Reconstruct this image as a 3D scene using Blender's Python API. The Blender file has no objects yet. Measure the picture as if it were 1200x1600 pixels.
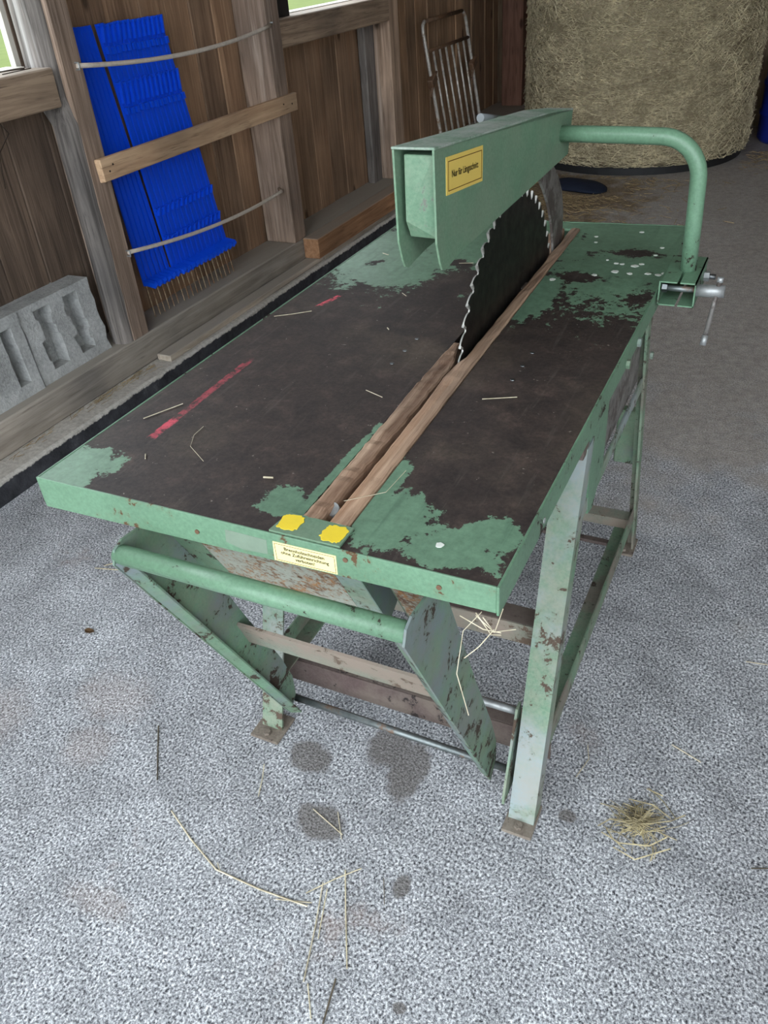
import bpy, bmesh, math, random
from mathutils import Vector, Matrix
from math import sin, cos, pi, radians
random.seed(7)
S = bpy.context.scene
C = S.collection

# ------------------------------------------------------------------ camera, sky, exposure
F_PX = 1281.54
CAM_R = ((0.9013029733, -0.1933930446, 0.3876236327),
         (0.4272885279, 0.5440866958, -0.7220762988),
         (-0.0712563277, 0.8164366465, 0.5730215860))
CAM_P = (1.05954567, -0.77367235, 1.55465382)
cam_d = bpy.data.cameras.new('camera')
cam_d.sensor_fit = 'VERTICAL'
cam_d.sensor_height = 24.0
cam_d.lens = 24.0 * F_PX / 1600.0
cam_d.clip_start = 0.02
cam_d.clip_end = 500
cam = bpy.data.objects.new('camera', cam_d)
M4 = Matrix(CAM_R).to_4x4()
M4.translation = Vector(CAM_P)
cam.matrix_world = M4
C.objects.link(cam)
S.camera = cam

world = bpy.data.worlds.new('sky')
S.world = world
world.use_nodes = True
wn = world.node_tree.nodes
bg = wn['Background']
bg.inputs['Color'].default_value = (0.86, 0.94, 1.0, 1)
bg.inputs['Strength'].default_value = 5.2

S.view_settings.view_transform = 'Standard'
S.view_settings.look = 'None'
S.view_settings.gamma = 1
S.view_settings.use_curve_mapping = False
S.view_settings.exposure = 0.0


# ------------------------------------------------------------------ helpers
def lin(r, g, b):
    def f(c):
        c /= 255.0
        return c / 12.92 if c <= 0.04045 else ((c + 0.055) / 1.055) ** 2.4
    return (f(r), f(g), f(b), 1.0)


def tag(o, label=None, cat=None, group=None, kind=None):
    if label: o['label'] = label
    if cat: o['category'] = cat
    if group: o['group'] = group
    if kind: o['kind'] = kind
    return o


def link(o, parent=None):
    C.objects.link(o)
    if parent is not None:
        o.parent = parent
        m = Matrix.Identity(4)
        p = parent
        chain = []
        while p is not None:
            chain.append(p.matrix_basis.copy())
            p = p.parent
        # every parent keeps an identity parent-inverse relation to world through this product
        w = WORLD[parent.name]
        o.matrix_parent_inverse = w.inverted()
        WORLD[o.name] = o.matrix_basis.copy()
    else:
        WORLD[o.name] = o.matrix_basis.copy()
    return o


WORLD = {}


def empty(name, loc, label=None, cat=None, group=None):
    o = bpy.data.objects.new(name, None)
    o.empty_display_size = 0.05
    o.location = loc
    link(o)
    return tag(o, label, cat, group)


def meshobj(name, verts, faces, mat, parent=None, smooth=False, origin=None):
    """verts in world coordinates; origin = local origin of the object"""
    if origin is None:
        origin = (0, 0, 0)
    ox, oy, oz = origin
    me = bpy.data.meshes.new(name)
    me.from_pydata([(v[0] - ox, v[1] - oy, v[2] - oz) for v in verts], [], faces)
    bm = bmesh.new()
    bm.from_mesh(me)
    bmesh.ops.recalc_face_normals(bm, faces=bm.faces)
    bm.to_mesh(me)
    bm.free()
    if smooth:
        for p in me.polygons: p.use_smooth = True
    if mat: me.materials.append(mat)
    o = bpy.data.objects.new(name, me)
    o.location = origin
    return link(o, parent)


def bmobj(name, bm, mat, parent=None, smooth=False, origin=(0, 0, 0)):
    bmesh.ops.recalc_face_normals(bm, faces=bm.faces)
    if origin != (0, 0, 0):
        bmesh.ops.translate(bm, verts=bm.verts, vec=-Vector(origin))
    me = bpy.data.meshes.new(name)
    bm.to_mesh(me)
    bm.free()
    if smooth:
        for p in me.polygons: p.use_smooth = True
    if mat: me.materials.append(mat)
    o = bpy.data.objects.new(name, me)
    o.location = origin
    return link(o, parent)


def box(name, lo, hi, mat, parent=None, bevel=0.0, jit=0.0, taper=None, rnd=None):
    c = tuple((lo[i] + hi[i]) / 2 for i in range(3))
    bm = bmesh.new()
    bmesh.ops.create_cube(bm, size=1.0)
    for v in bm.verts:
        v.co = Vector(((hi[i] - lo[i]) * v.co[i] for i in range(3)))
        if jit:
            v.co += Vector((random.uniform(-jit, jit) for i in range(3)))
    if bevel:
        bmesh.ops.bevel(bm, geom=list(bm.edges), offset=bevel, segments=1, affect='EDGES')
    me = bpy.data.meshes.new(name)
    bm.to_mesh(me)
    bm.free()
    if mat: me.materials.append(mat)
    o = bpy.data.objects.new(name, me)
    o.location = c
    return link(o, parent)


def hexa(name, bottom, top, mat, parent=None, bevel=0.0):
    """prism from two matching loops of world points"""
    n = len(bottom)
    v = list(bottom) + list(top)
    f = [tuple(range(n)), tuple(range(n, 2 * n))]
    for i in range(n):
        j = (i + 1) % n
        f.append((i, j, n + j, n + i))
    c = sum((Vector(p) for p in v), Vector()) / len(v)
    bm = bmesh.new()
    vs = [bm.verts.new(Vector(p)) for p in v]
    for q in f: bm.faces.new([vs[i] for i in q])
    if bevel:
        bmesh.ops.recalc_face_normals(bm, faces=bm.faces)
        bmesh.ops.bevel(bm, geom=list(bm.edges), offset=bevel, segments=1, affect='EDGES')
    return bmobj(name, bm, mat, parent, origin=tuple(c))


def prism(name, poly, axis, a, b, mat, parent=None, bevel=0.0):
    """poly: 2d points in the two other axes (in x,y,z order), extruded along axis from a to b"""
    def mk(p, t):
        if axis == 'x': return (t, p[0], p[1])
        if axis == 'y': return (p[0], t, p[1])
        return (p[0], p[1], t)
    return hexa(name, [mk(p, a) for p in poly], [mk(p, b) for p in poly], mat, parent, bevel)


def tube_data(pts, r, seg=10, cap=True):
    pts = [Vector(p) for p in pts]
    n = len(pts)
    rs = r if isinstance(r, (list, tuple)) else [r] * n
    verts, faces = [], []
    t0 = (pts[1] - pts[0]).normalized()
    ref = Vector((0, 0, 1)) if abs(t0.z) < 0.9 else Vector((1, 0, 0))
    u = t0.cross(ref).normalized()
    for i, p in enumerate(pts):
        if i == 0: t = pts[1] - pts[0]
        elif i == n - 1: t = pts[-1] - pts[-2]
        else: t = pts[i + 1] - pts[i - 1]
        t.normalize()
        u = (u - t * u.dot(t)).normalized()
        w = t.cross(u)
        for k in range(seg):
            a = 2 * pi * k / seg
            verts.append(tuple(p + (u * cos(a) + w * sin(a)) * rs[i]))
    for i in range(n - 1):
        for k in range(seg):
            k2 = (k + 1) % seg
            faces.append((i * seg + k, i * seg + k2, (i + 1) * seg + k2, (i + 1) * seg + k))
    if cap:
        faces.append(tuple(range(seg))[::-1])
        faces.append(tuple((n - 1) * seg + k for k in range(seg)))
    return verts, faces


def tube(name, pts, r, mat, parent=None, seg=12, smooth=True, origin=None):
    v, f = tube_data(pts, r, seg)
    o = meshobj(name, v, f, mat, parent, origin=origin if origin else tuple(sum((Vector(p) for p in pts), Vector()) / len(pts)))
    if smooth:
        for p in o.data.polygons:
            p.use_smooth = len(p.vertices) == 4
    return o


def arc_pts(c, r, a0, a1, n, plane='xz'):
    out = []
    for i in range(n + 1):
        a = a0 + (a1 - a0) * i / n
        if plane == 'xz': out.append((c[0] + r * cos(a), c[1], c[2] + r * sin(a)))
        elif plane == 'yz': out.append((c[0], c[1] + r * cos(a), c[2] + r * sin(a)))
        else: out.append((c[0] + r * cos(a), c[1] + r * sin(a), c[2]))
    return out


def text_mesh(name, body, height, mat, origin, xdir, ydir, parent, width=None, bold=0.0):
    cu = bpy.data.curves.new(name, 'FONT')
    cu.body = body
    cu.size = 1.0
    cu.align_x = 'CENTER'
    cu.align_y = 'CENTER'
    cu.space_line = 0.95
    cu.offset = bold
    cu.resolution_u = 2
    t = bpy.data.objects.new('tmp', cu)
    C.objects.link(t)
    dg = bpy.context.evaluated_depsgraph_get()
    me = bpy.data.meshes.new_from_object(t.evaluated_get(dg))
    bpy.data.objects.remove(t)
    xs = [v.co.x for v in me.vertices]; ys = [v.co.y for v in me.vertices]
    sx = (width / (max(xs) - min(xs))) if width else height
    sy = height / (max(ys) - min(ys))
    cx = (max(xs) + min(xs)) / 2; cy = (max(ys) + min(ys)) / 2
    X = Vector(xdir); Y = Vector(ydir)
    for v in me.vertices:
        v.co = X * ((v.co.x - cx) * sx) + Y * ((v.co.y - cy) * sy)
    me.materials.clear()
    me.materials.append(mat)
    me.name = name
    o = bpy.data.objects.new(name, me)
    o.location = origin
    return link(o, parent)


# ------------------------------------------------------------------ materials
class N:
    def __init__(s, name):
        s.m = bpy.data.materials.new(name)
        s.m.use_nodes = True
        s.t = s.m.node_tree
        s.n = s.t.nodes
        s.b = s.n['Principled BSDF']
        s.tc = s.n.new('ShaderNodeTexCoord')
        s.info = None

    def L(s, a, b): s.t.links.new(a, b)

    def new(s, typ, **kw):
        n = s.n.new(typ)
        for k, v in kw.items(): setattr(n, k, v)
        return n

    def setin(s, sock, v):
        if isinstance(v, bpy.types.NodeSocket): s.L(v, sock)
        else: sock.default_value = v

    def coord(s, scale=(1, 1, 1), rnd=True, rot=(0, 0, 0)):
        src = s.tc.outputs['Object']
        if rnd:
            if s.info is None:
                s.info = s.new('ShaderNodeObjectInfo')
                mu = s.new('ShaderNodeMath', operation='MULTIPLY')
                s.L(s.info.outputs['Random'], mu.inputs[0]); mu.inputs[1].default_value = 37.0
                s.off = mu.outputs[0]
            va = s.new('ShaderNodeVectorMath', operation='ADD')
            s.L(src, va.inputs[0]); s.L(s.off, va.inputs[1])
            src = va.outputs[0]
        mp = s.new('ShaderNodeMapping')
        mp.inputs['Scale'].default_value = scale
        mp.inputs['Rotation'].default_value = rot
        s.L(src, mp.inputs['Vector'])
        return mp.outputs[0]

    def noise(s, vec, scale, detail=4, rough=0.55, dist=0.0, col=False):
        n = s.new('ShaderNodeTexNoise')
        s.L(vec, n.inputs['Vector'])
        n.inputs['Scale'].default_value = scale
        n.inputs['Detail'].default_value = detail
        n.inputs['Roughness'].default_value = rough
        n.inputs['Distortion'].default_value = dist
        return n.outputs['Color'] if col else n.outputs['Fac']

    def math(s, op, a, b=0.0, clamp=False):
        n = s.new('ShaderNodeMath', operation=op)
        n.use_clamp = clamp
        s.setin(n.inputs[0], a); s.setin(n.inputs[1], b)
        return n.outputs[0]

    def ramp(s, fac, stops, interp='LINEAR'):
        n = s.new('ShaderNodeValToRGB')
        n.color_ramp.interpolation = interp
        e = n.color_ramp.elements
        while len(e) < len(stops): e.new(0.5)
        for i, (p, c) in enumerate(stops):
            e[i].position = p
            e[i].color = c if len(c) == 4 else (*c, 1)
        s.L(fac, n.inputs[0])
        return n.outputs[0]

    def step(s, fac, lo, hi):
        n = s.new('ShaderNodeMapRange')
        n.interpolation_type = 'SMOOTHSTEP'
        s.L(fac, n.inputs[0])
        n.inputs[1].default_value = lo; n.inputs[2].default_value = hi
        return n.outputs[0]

    def mix(s, fac, a, b, mode='MIX'):
        n = s.new('ShaderNodeMix', data_type='RGBA', blend_type=mode)
        s.setin(n.inputs[0], fac); s.setin(n.inputs[6], a); s.setin(n.inputs[7], b)
        return n.outputs[2]

    def bump(s, h, strength, dist, prev=None):
        n = s.new('ShaderNodeBump')
        n.inputs['Strength'].default_value = strength
        n.inputs['Distance'].default_value = dist
        s.L(h, n.inputs['Height'])
        if prev is not None: s.L(prev, n.inputs['Normal'])
        return n.outputs[0]

    def blob(s, xyz, c, r):
        """1 at centre, 0 at the rim of an ellipse in x,y"""
        sb = s.new('ShaderNodeVectorMath', operation='SUBTRACT')
        s.L(xyz, sb.inputs[0]); sb.inputs[1].default_value = (c[0], c[1], 0)
        ml = s.new('ShaderNodeVectorMath', operation='MULTIPLY')
        s.L(sb.outputs[0], ml.inputs[0]); ml.inputs[1].default_value = (1 / r[0], 1 / r[1], 0)
        ln = s.new('ShaderNodeVectorMath', operation='LENGTH')
        s.L(ml.outputs[0], ln.inputs[0])
        return s.math('SUBTRACT', 1.0, ln.outputs['Value'])

    def out(s, color=None, rough=None, metal=None, normal=None, spec=None):
        if color is not None: s.setin(s.b.inputs['Base Color'], color)
        if rough is not None: s.setin(s.b.inputs['Roughness'], rough)
        if metal is not None: s.setin(s.b.inputs['Metallic'], metal)
        if normal is not None: s.L(normal, s.b.inputs['Normal'])
        if spec is not None: s.b.inputs['Specular IOR Level'].default_value = spec
        return s.m


def wood(name, dark, light, axis='z', knots=True, streak=None, rough=0.8, bump=0.35, dust=0.0, crack=0.7):
    n = N(name)
    al, ac = 1.3, 26.0
    sc = {'x': (al, ac, ac), 'y': (ac, al, ac), 'z': (ac, ac, al)}[axis]
    v = n.coord(sc)
    g = n.noise(v, 1.0, 8, 0.62, 1.2)
    fine = n.noise(n.coord(tuple(q * 4.5 for q in sc)), 1.0, 4, 0.6)
    big = n.noise(n.coord((2.2, 2.2, 2.2)), 1.0, 3, 0.5)
    col = n.ramp(g, [(0.3, dark), (0.68, light)])
    col = n.mix(n.math('MULTIPLY', n.step(fine, 0.55, 0.75), crack), col, tuple(c * 0.5 for c in dark[:3]) + (1,))
    tone = n.ramp(big, [(0.3, (0.62, 0.62, 0.62, 1)), (0.7, (1.22, 1.18, 1.12, 1))])
    col = n.mix(1.0, col, tone, 'MULTIPLY')
    if n.info is not None:
        pr = n.ramp(n.info.outputs['Random'], [(0.0, (0.78, 0.78, 0.80, 1)), (1.0, (1.18, 1.13, 1.08, 1))])
        col = n.mix(1.0, col, pr, 'MULTIPLY')
    if streak:
        stn = n.noise(n.coord(tuple(q * 0.35 for q in sc)), 1.0, 5, 0.6, 0.6)
        col = n.mix(n.step(stn, 0.55, 0.72), col, streak)
    if knots:
        kl, ka = 1.9, 4.6
        ks = {'x': (kl, ka, ka), 'y': (ka, kl, ka), 'z': (ka, ka, kl)}[axis]
        vo = n.new('ShaderNodeTexVoronoi')
        n.L(n.coord(ks), vo.inputs['Vector'])
        vo.inputs['Scale'].default_value = 1.0
        k = n.step(vo.outputs['Distance'], 0.11, 0.05)
        col = n.mix(n.math('MULTIPLY', k, 0.8), col, tuple(c * 0.25 for c in dark[:3]) + (1,))
    if dust:
        geo = n.new('ShaderNodeNewGeometry')
        sx = n.new('ShaderNodeSeparateXYZ')
        n.L(geo.outputs['Normal'], sx.inputs[0])
        up = n.step(sx.outputs[2], 0.5, 0.9)
        col = n.mix(n.math('MULTIPLY', up, dust), col, lin(164, 156, 146))
    h = n.math('ADD', g, n.math('MULTIPLY', fine, 0.6))
    return n.out(col, rough, 0.0, n.bump(h, bump, 0.01), 0.25)


def paint(name, base, chip=0.6, rust=lin(70, 48, 38), dusty=0.0, rough=0.42, rustamt=0.0, tint=None, scale=1.0, grime=0.5, dustc=lin(150, 142, 130)):
    n = N(name)
    v = n.coord((1, 1, 1))
    a = n.noise(v, 30 * scale, 9, 0.72, 0.4)
    b = n.noise(v, 7 * scale, 5, 0.62)
    f = n.noise(v, 160, 4, 0.7)
    col = n.mix(n.math('MULTIPLY', n.step(b, 0.35, 0.72), grime), base, tuple(c * 0.55 for c in base[:3]) + (1,))
    col = n.mix(1.0, col, n.ramp(f, [(0.3, (0.82, 0.82, 0.82, 1)), (0.7, (1.12, 1.12, 1.12, 1))]), 'MULTIPLY')
    if tint:
        col = n.mix(n.step(n.noise(v, 4.0 * scale, 5, 0.65), 0.42, 0.62), col, tint)
    if dusty:
        col = n.mix(n.math('MULTIPLY', n.step(n.math('ADD', n.math('MULTIPLY', n.noise(v, 9, 6, 0.7), 0.75), n.math('MULTIPLY', f, 0.25)), 0.36, 0.64), dusty), col, dustc)
    if rustamt:
        rr = n.math('ADD', n.math('MULTIPLY', n.noise(v, 7 * scale, 5, 0.6), 0.6), n.math('MULTIPLY', n.noise(v, 120, 3, 0.7), 0.55))
        rc = n.mix(n.step(n.noise(v, 40, 4, 0.7), 0.35, 0.65), lin(148, 104, 62), lin(84, 56, 38))
        col = n.mix(n.step(rr, 0.70 - rustamt * 0.3, 0.82 - rustamt * 0.3), col, rc)
    ch = n.math('ADD', n.math('MULTIPLY', a, 0.72), n.math('ADD', n.math('MULTIPLY', b, 0.34), n.math('MULTIPLY', f, 0.10)))
    t = 0.735 - 0.115 * chip
    c1 = n.step(ch, t, t + 0.018)
    halo = n.step(ch, t - 0.05, t)
    col = n.mix(n.math('MULTIPLY', halo, 0.35), col, n.mix(0.5, rust, base))
    col = n.mix(c1, col, n.mix(f, rust, tuple(c * 0.55 for c in rust[:3]) + (1,)))
    r = n.mix(c1, (rough,) * 3 + (1,), (0.85,) * 3 + (1,))
    nb = n.bump(n.math('SUBTRACT', 1.0, c1), 0.3, 0.004)
    nb = n.bump(f, 0.08, 0.004, nb)
    return n.out(col, r, 0.0, nb, 0.4)


def metal(name, col, rough=0.4, rustc=None, rusta=0.0, met=1.0):
    n = N(name)
    v = n.coord((1, 1, 1))
    a = n.noise(v, 30, 6, 0.65)
    c = n.mix(n.step(a, 0.35, 0.7), col, tuple(q * 0.6 for q in col[:3]) + (1,))
    m = met
    r = n.mix(a, (rough * 0.7,) * 3 + (1,), (min(1, rough * 1.4),) * 3 + (1,))
    if rustc:
        k = n.step(n.noise(v, 14, 6, 0.7), 0.62 - rusta * 0.3, 0.72 - rusta * 0.3)
        c = n.mix(k, c, rustc)
        m = n.mix(k, (met,) * 3 + (1,), (0, 0, 0, 1))
    return n.out(c, r, m, n.bump(a, 0.08, 0.003))


def plain(name, col, rough=0.6, var=0.25, scale=20, spec=0.4, bump=0.1):
    n = N(name)
    a = n.noise(n.coord(), scale, 5, 0.6)
    c = n.mix(n.math('MULTIPLY', a, var * 2), col, tuple(q * 0.45 for q in col[:3]) + (1,))
    return n.out(c, rough, 0.0, n.bump(a, bump, 0.004), spec)


MINT = lin(106, 140, 114)
m_board = wood('board_wood', lin(122, 97, 78), lin(174, 144, 118), 'z', True, lin(140, 108, 84), crack=0.4)
m_board_dark = wood('dark_board_wood', lin(72, 62, 55), lin(112, 97, 86), 'z', True, crack=0.45)
m_post = wood('post_wood', lin(120, 102, 88), lin(184, 162, 146), 'z', True, lin(188, 170, 156), dust=0.3)
m_post_grey = wood('grey_post_wood', lin(70, 66, 64), lin(150, 144, 140), 'z', True, lin(180, 176, 172))
m_post_red = wood('red_post_wood', lin(110, 78, 66), lin(164, 124, 108), 'z', True)
m_rail = wood('rail_wood', lin(108, 92, 80), lin(176, 156, 136), 'y', True, dust=0.5)
m_sill = wood('sill_wood', lin(138, 130, 120), lin(184, 176, 166), 'y', False, lin(120, 110, 100), dust=0.85, crack=0.5)
m_plank = wood('plank_wood', lin(160, 132, 108), lin(200, 174, 146), 'y', False)
m_beam = wood('beam_wood', lin(134, 98, 70), lin(180, 140, 108), 'y', False, dust=0.7)
m_insert = wood('insert_wood', lin(118, 90, 72), lin(206, 178, 154), 'y', False, lin(160, 124, 98), bump=0.6)
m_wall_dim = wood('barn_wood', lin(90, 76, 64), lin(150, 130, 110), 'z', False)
m_paint = paint('mint_paint', MINT, 0.6, lin(84, 62, 46))
m_paint_edge = paint('flange_paint', MINT, 0.62, lin(104, 76, 52), scale=0.8, grime=0.35)
m_paint_side = paint('side_paint', MINT, 0.6, lin(62, 48, 42), scale=0.9)
m_hood = paint('hood_paint', MINT, 0.05, lin(120, 120, 112), dusty=0.2, rough=0.45, grime=0.25)
m_hood_top = paint('hood_top_paint', MINT, 0.3, lin(190, 190, 184), dusty=0.8, rough=0.6, grime=0.2, dustc=lin(176, 178, 174))
m_block_mint = paint('light_mint_paint', MINT, 0.3, lin(130, 134, 124), dusty=0.3, grime=0.2)
m_tube = paint('tube_paint', MINT, 0.5, lin(58, 50, 42), rough=0.33, grime=0.3)
m_leg = paint('leg_paint', MINT, 0.75, lin(92, 76, 64), tint=lin(138, 150, 152), dusty=0.55, rough=0.6)
m_rail_paint = paint('frame_rail_paint', MINT, 0.7, lin(76, 64, 56), tint=lin(112, 106, 96), dusty=0.4, rough=0.7)
m_cradle = paint('cradle_paint', MINT, 0.85, lin(66, 54, 44), tint=lin(110, 122, 124), dusty=0.4, rough=0.6, dustc=lin(118, 106, 92))
m_rusty = paint('rusty_sheet', lin(150, 154, 142), 0.7, lin(96, 66, 42), rustamt=0.62, rough=0.75, dusty=0.3)
m_dusty = paint('dusty_bar', lin(122, 132, 118), 0.8, lin(110, 92, 78), tint=lin(138, 124, 112), dusty=0.6, rough=0.8, dustc=lin(140, 126, 114))
m_darkbeam = paint('dark_beam', lin(84, 68, 66), 0.7, lin(50, 42, 40), tint=lin(100, 88, 80), dusty=0.4, rough=0.8, dustc=lin(120, 110, 102))
m_foot = paint('foot_paint', lin(110, 98, 88), 0.7, lin(76, 62, 54), dusty=0.5, rough=0.85)
m_steel = metal('steel', lin(120, 123, 124), 0.42, lin(120, 96, 78), 0.1)
m_rod = metal('rod_steel', lin(128, 134, 134), 0.45, lin(104, 84, 70), 0.35, 0.8)
m_bright = metal('bright_steel', lin(168, 170, 170), 0.45, met=0.55)
m_tip_lit_edge = metal('carbide_lit_edge', lin(178, 176, 170), 0.45, met=0.3)  # carbide tips, and the light painted along the blade edge
m_blade = metal('blade_steel', lin(48, 46, 44), 0.42, lin(40, 32, 28), 0.2, 0.7)
m_knife = metal('knife_steel', lin(138, 134, 130), 0.5, lin(74, 66, 62), 0.5, 0.4)
m_galv = metal('galvanised', lin(206, 200, 192), 0.42, lin(150, 128, 108), 0.2, 0.45)
m_rusty_bar = metal('rusty_bar', lin(120, 96, 78), 0.6, lin(104, 76, 56), 0.6, 0.3)
m_spike = metal('spike_steel', lin(190, 168, 138), 0.5, lin(128, 92, 62), 0.5, 0.5)
m_blue = plain('blue_plastic', lin(12, 84, 238), 0.42, 0.18, 12, 0.4, 0.05)
m_rope = plain('pale_rope', lin(222, 210, 196), 0.9, 0.4, 60, 0.1, 0.4)
m_black = plain('black_plastic', lin(32, 32, 34), 0.6, 0.3, 20)
m_navy = plain('navy_sheet', lin(34, 40, 56), 0.8, 0.4, 16, 0.15)
m_drum = plain('drum_plastic', lin(24, 44, 150), 0.5, 0.2, 8)
m_hay = plain('hay_body', lin(168, 154, 128), 0.95, 0.45, 60, 0.1, 0.6)
m_print = plain('print_ink', lin(24, 20, 16), 0.7, 0.0, 5, 0.2, 0.0)
m_brownline = plain('print_line', lin(96, 64, 20), 0.7, 0.0, 5, 0.2, 0.0)
m_sticker = plain('yellow_sticker', lin(226, 196, 100), 0.5, 0.08, 30, 0.4, 0.02)
m_sticker2 = plain('pale_sticker', lin(240, 226, 164), 0.5, 0.06, 30, 0.4, 0.02)
m_white = plain('white_spot', lin(225, 228, 220), 0.8, 0.1, 30, 0.2, 0.1)
m_yellow = plain('yellow_paint', lin(244, 214, 58), 0.55, 0.12, 60, 0.4, 0.1)
m_knob = plain('grey_knob', lin(120, 124, 126), 0.5, 0.2, 30)
m_residue = plain('sticker_residue', lin(128, 146, 128), 0.8, 0.3, 50)
m_twig = plain('dark_twig', lin(58, 50, 44), 0.9, 0.3, 40, 0.1)
m_leaf = plain('dry_leaf', lin(92, 72, 52), 0.9, 0.3, 40, 0.1)


def straw_mat(name, a, b):
    n = N(name)
    v = n.noise(n.tc.outputs['Object'], 7.0, 4, 0.7)
    w = n.noise(n.tc.outputs['Object'], 45.0, 2, 0.6)
    c = n.ramp(n.math('ADD', n.math('MULTIPLY', v, 0.5), n.math('MULTIPLY', w, 0.5)), [(0.32, a), (0.66, b)])
    return n.out(c, 0.75, 0.0, None, 0.25)


m_straw = straw_mat('straw', lin(150, 138, 112), lin(220, 210, 186))
m_straw_dull = straw_mat('dull_straw', lin(122, 108, 82), lin(236, 224, 190))
m_litter = straw_mat('hay_litter', lin(96, 80, 58), lin(176, 154, 116))
m_heap = straw_mat('heap_straw', lin(92, 82, 62), lin(204, 190, 150))
m_straw_dark = straw_mat('dark_straw', lin(60, 54, 48), lin(110, 100, 84))
m_grass = straw_mat('grass', lin(62, 84, 28), lin(110, 128, 56))


def mat_concrete_floor():
    n = N('concrete_floor')
    v = n.coord((1, 1, 1), rnd=False)
    xyz = n.tc.outputs['Object']
    sp = n.noise(v, 195, 3, 0.7)
    sp2 = n.noise(n.coord((190, 125, 150), rnd=False, rot=(0, 0, 0.5)), 1.0, 3, 0.6)
    med = n.noise(v, 9, 5, 0.65)
    big = n.noise(v, 1.6, 4, 0.6)
    col = n.ramp(n.math('ADD', n.math('MULTIPLY', sp, 0.55), n.math('MULTIPLY', sp2, 0.45)),
                 [(0.39, lin(60, 61, 66)), (0.455, lin(138, 139, 144)), (0.52, lin(184, 186, 190)), (0.60, lin(244, 245, 247))])
    col = n.mix(1.0, col, n.ramp(big, [(0.32, (0.78, 0.77, 0.77, 1)), (0.66, (1.05, 1.05, 1.05, 1))]), 'MULTIPLY')
    col = n.mix(1.0, col, n.ramp(med, [(0.3, (0.68, 0.68, 0.68, 1)), (0.62, (1.06, 1.06, 1.06, 1))]), 'MULTIPLY')
    # brownish dirt patches and the trodden hay dust towards the bale
    rust = n.step(n.noise(v, 2.7, 5, 0.7), 0.60, 0.74)
    col = n.mix(n.math('MULTIPLY', rust, 0.45), col, lin(150, 128, 118))
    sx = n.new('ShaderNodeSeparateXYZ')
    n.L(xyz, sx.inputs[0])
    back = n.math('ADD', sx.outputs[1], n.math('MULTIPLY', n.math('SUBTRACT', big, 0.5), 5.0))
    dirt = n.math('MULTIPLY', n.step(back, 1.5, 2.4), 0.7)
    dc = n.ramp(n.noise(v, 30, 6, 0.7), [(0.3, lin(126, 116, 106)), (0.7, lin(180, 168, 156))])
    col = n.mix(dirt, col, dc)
    hb = n.math('ADD', n.blob(xyz, (-0.6, 5.0), (0.95, 1.0)), n.math('MULTIPLY', n.math('SUBTRACT', n.noise(v, 5, 6, 0.7), 0.5), 1.6))
    col = n.mix(n.math('MULTIPLY', n.step(hb, 0.1, 0.5), 0.85), col, n.ramp(n.noise(v, 60, 5, 0.7), [(0.3, lin(80, 66, 50)), (0.7, lin(146, 124, 94))]))
    # wet and oily stains under the saw
    nz = n.math('MULTIPLY', n.math('SUBTRACT', n.noise(v, 22, 5, 0.7), 0.5), 0.9)
    st = None
    for c, r in [((0.272, 0.226), (0.066, 0.05)), ((0.436, 0.318), (0.075, 0.062)), ((0.375, 0.085), (0.068, 0.052)),
                 ((0.60, 0.02), (0.022, 0.03)), ((0.50, 0.28), (0.05, 0.10)), ((0.86, 0.30), (0.024, 0.02)), ((0.69, -0.19), (0.015, 0.012))]:
        q = n.blob(xyz, c, r)
        st = q if st is None else n.math('MAXIMUM', st, q)
    st = n.step(n.math('ADD', n.math('ADD', st, nz), n.math('MULTIPLY', n.math('SUBTRACT', sp, 0.5), 0.5)), 0.02, 0.34)
    col = n.mix(n.math('MULTIPLY', st, 0.82), col, n.ramp(sp, [(0.35, lin(74, 70, 68)), (0.7, lin(134, 128, 124))]))
    # ochre dirt
    oc = None
    for c, r in [((-0.30, 0.2), (0.16, 0.12)), ((-0.25, 0.05), (0.1, 0.1)), ((-0.55, 0.0), (0.14, 0.2)), ((0.05, -0.25), (0.12, 0.05))]:
        q = n.blob(xyz, c, r)
        oc = q if oc is None else n.math('MAXIMUM', oc, q)
    oc = n.step(n.math('ADD', oc, nz), 0.1, 0.7)
    col = n.mix(n.math('MULTIPLY', oc, 0.20), col, lin(150, 122, 104))
    h = n.math('ADD', sp, n.math('MULTIPLY', sp2, 0.8))
    nb = n.bump(h, 0.6, 0.006)
    return n.out(col, 0.85, 0.0, nb, 0.3)


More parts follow.
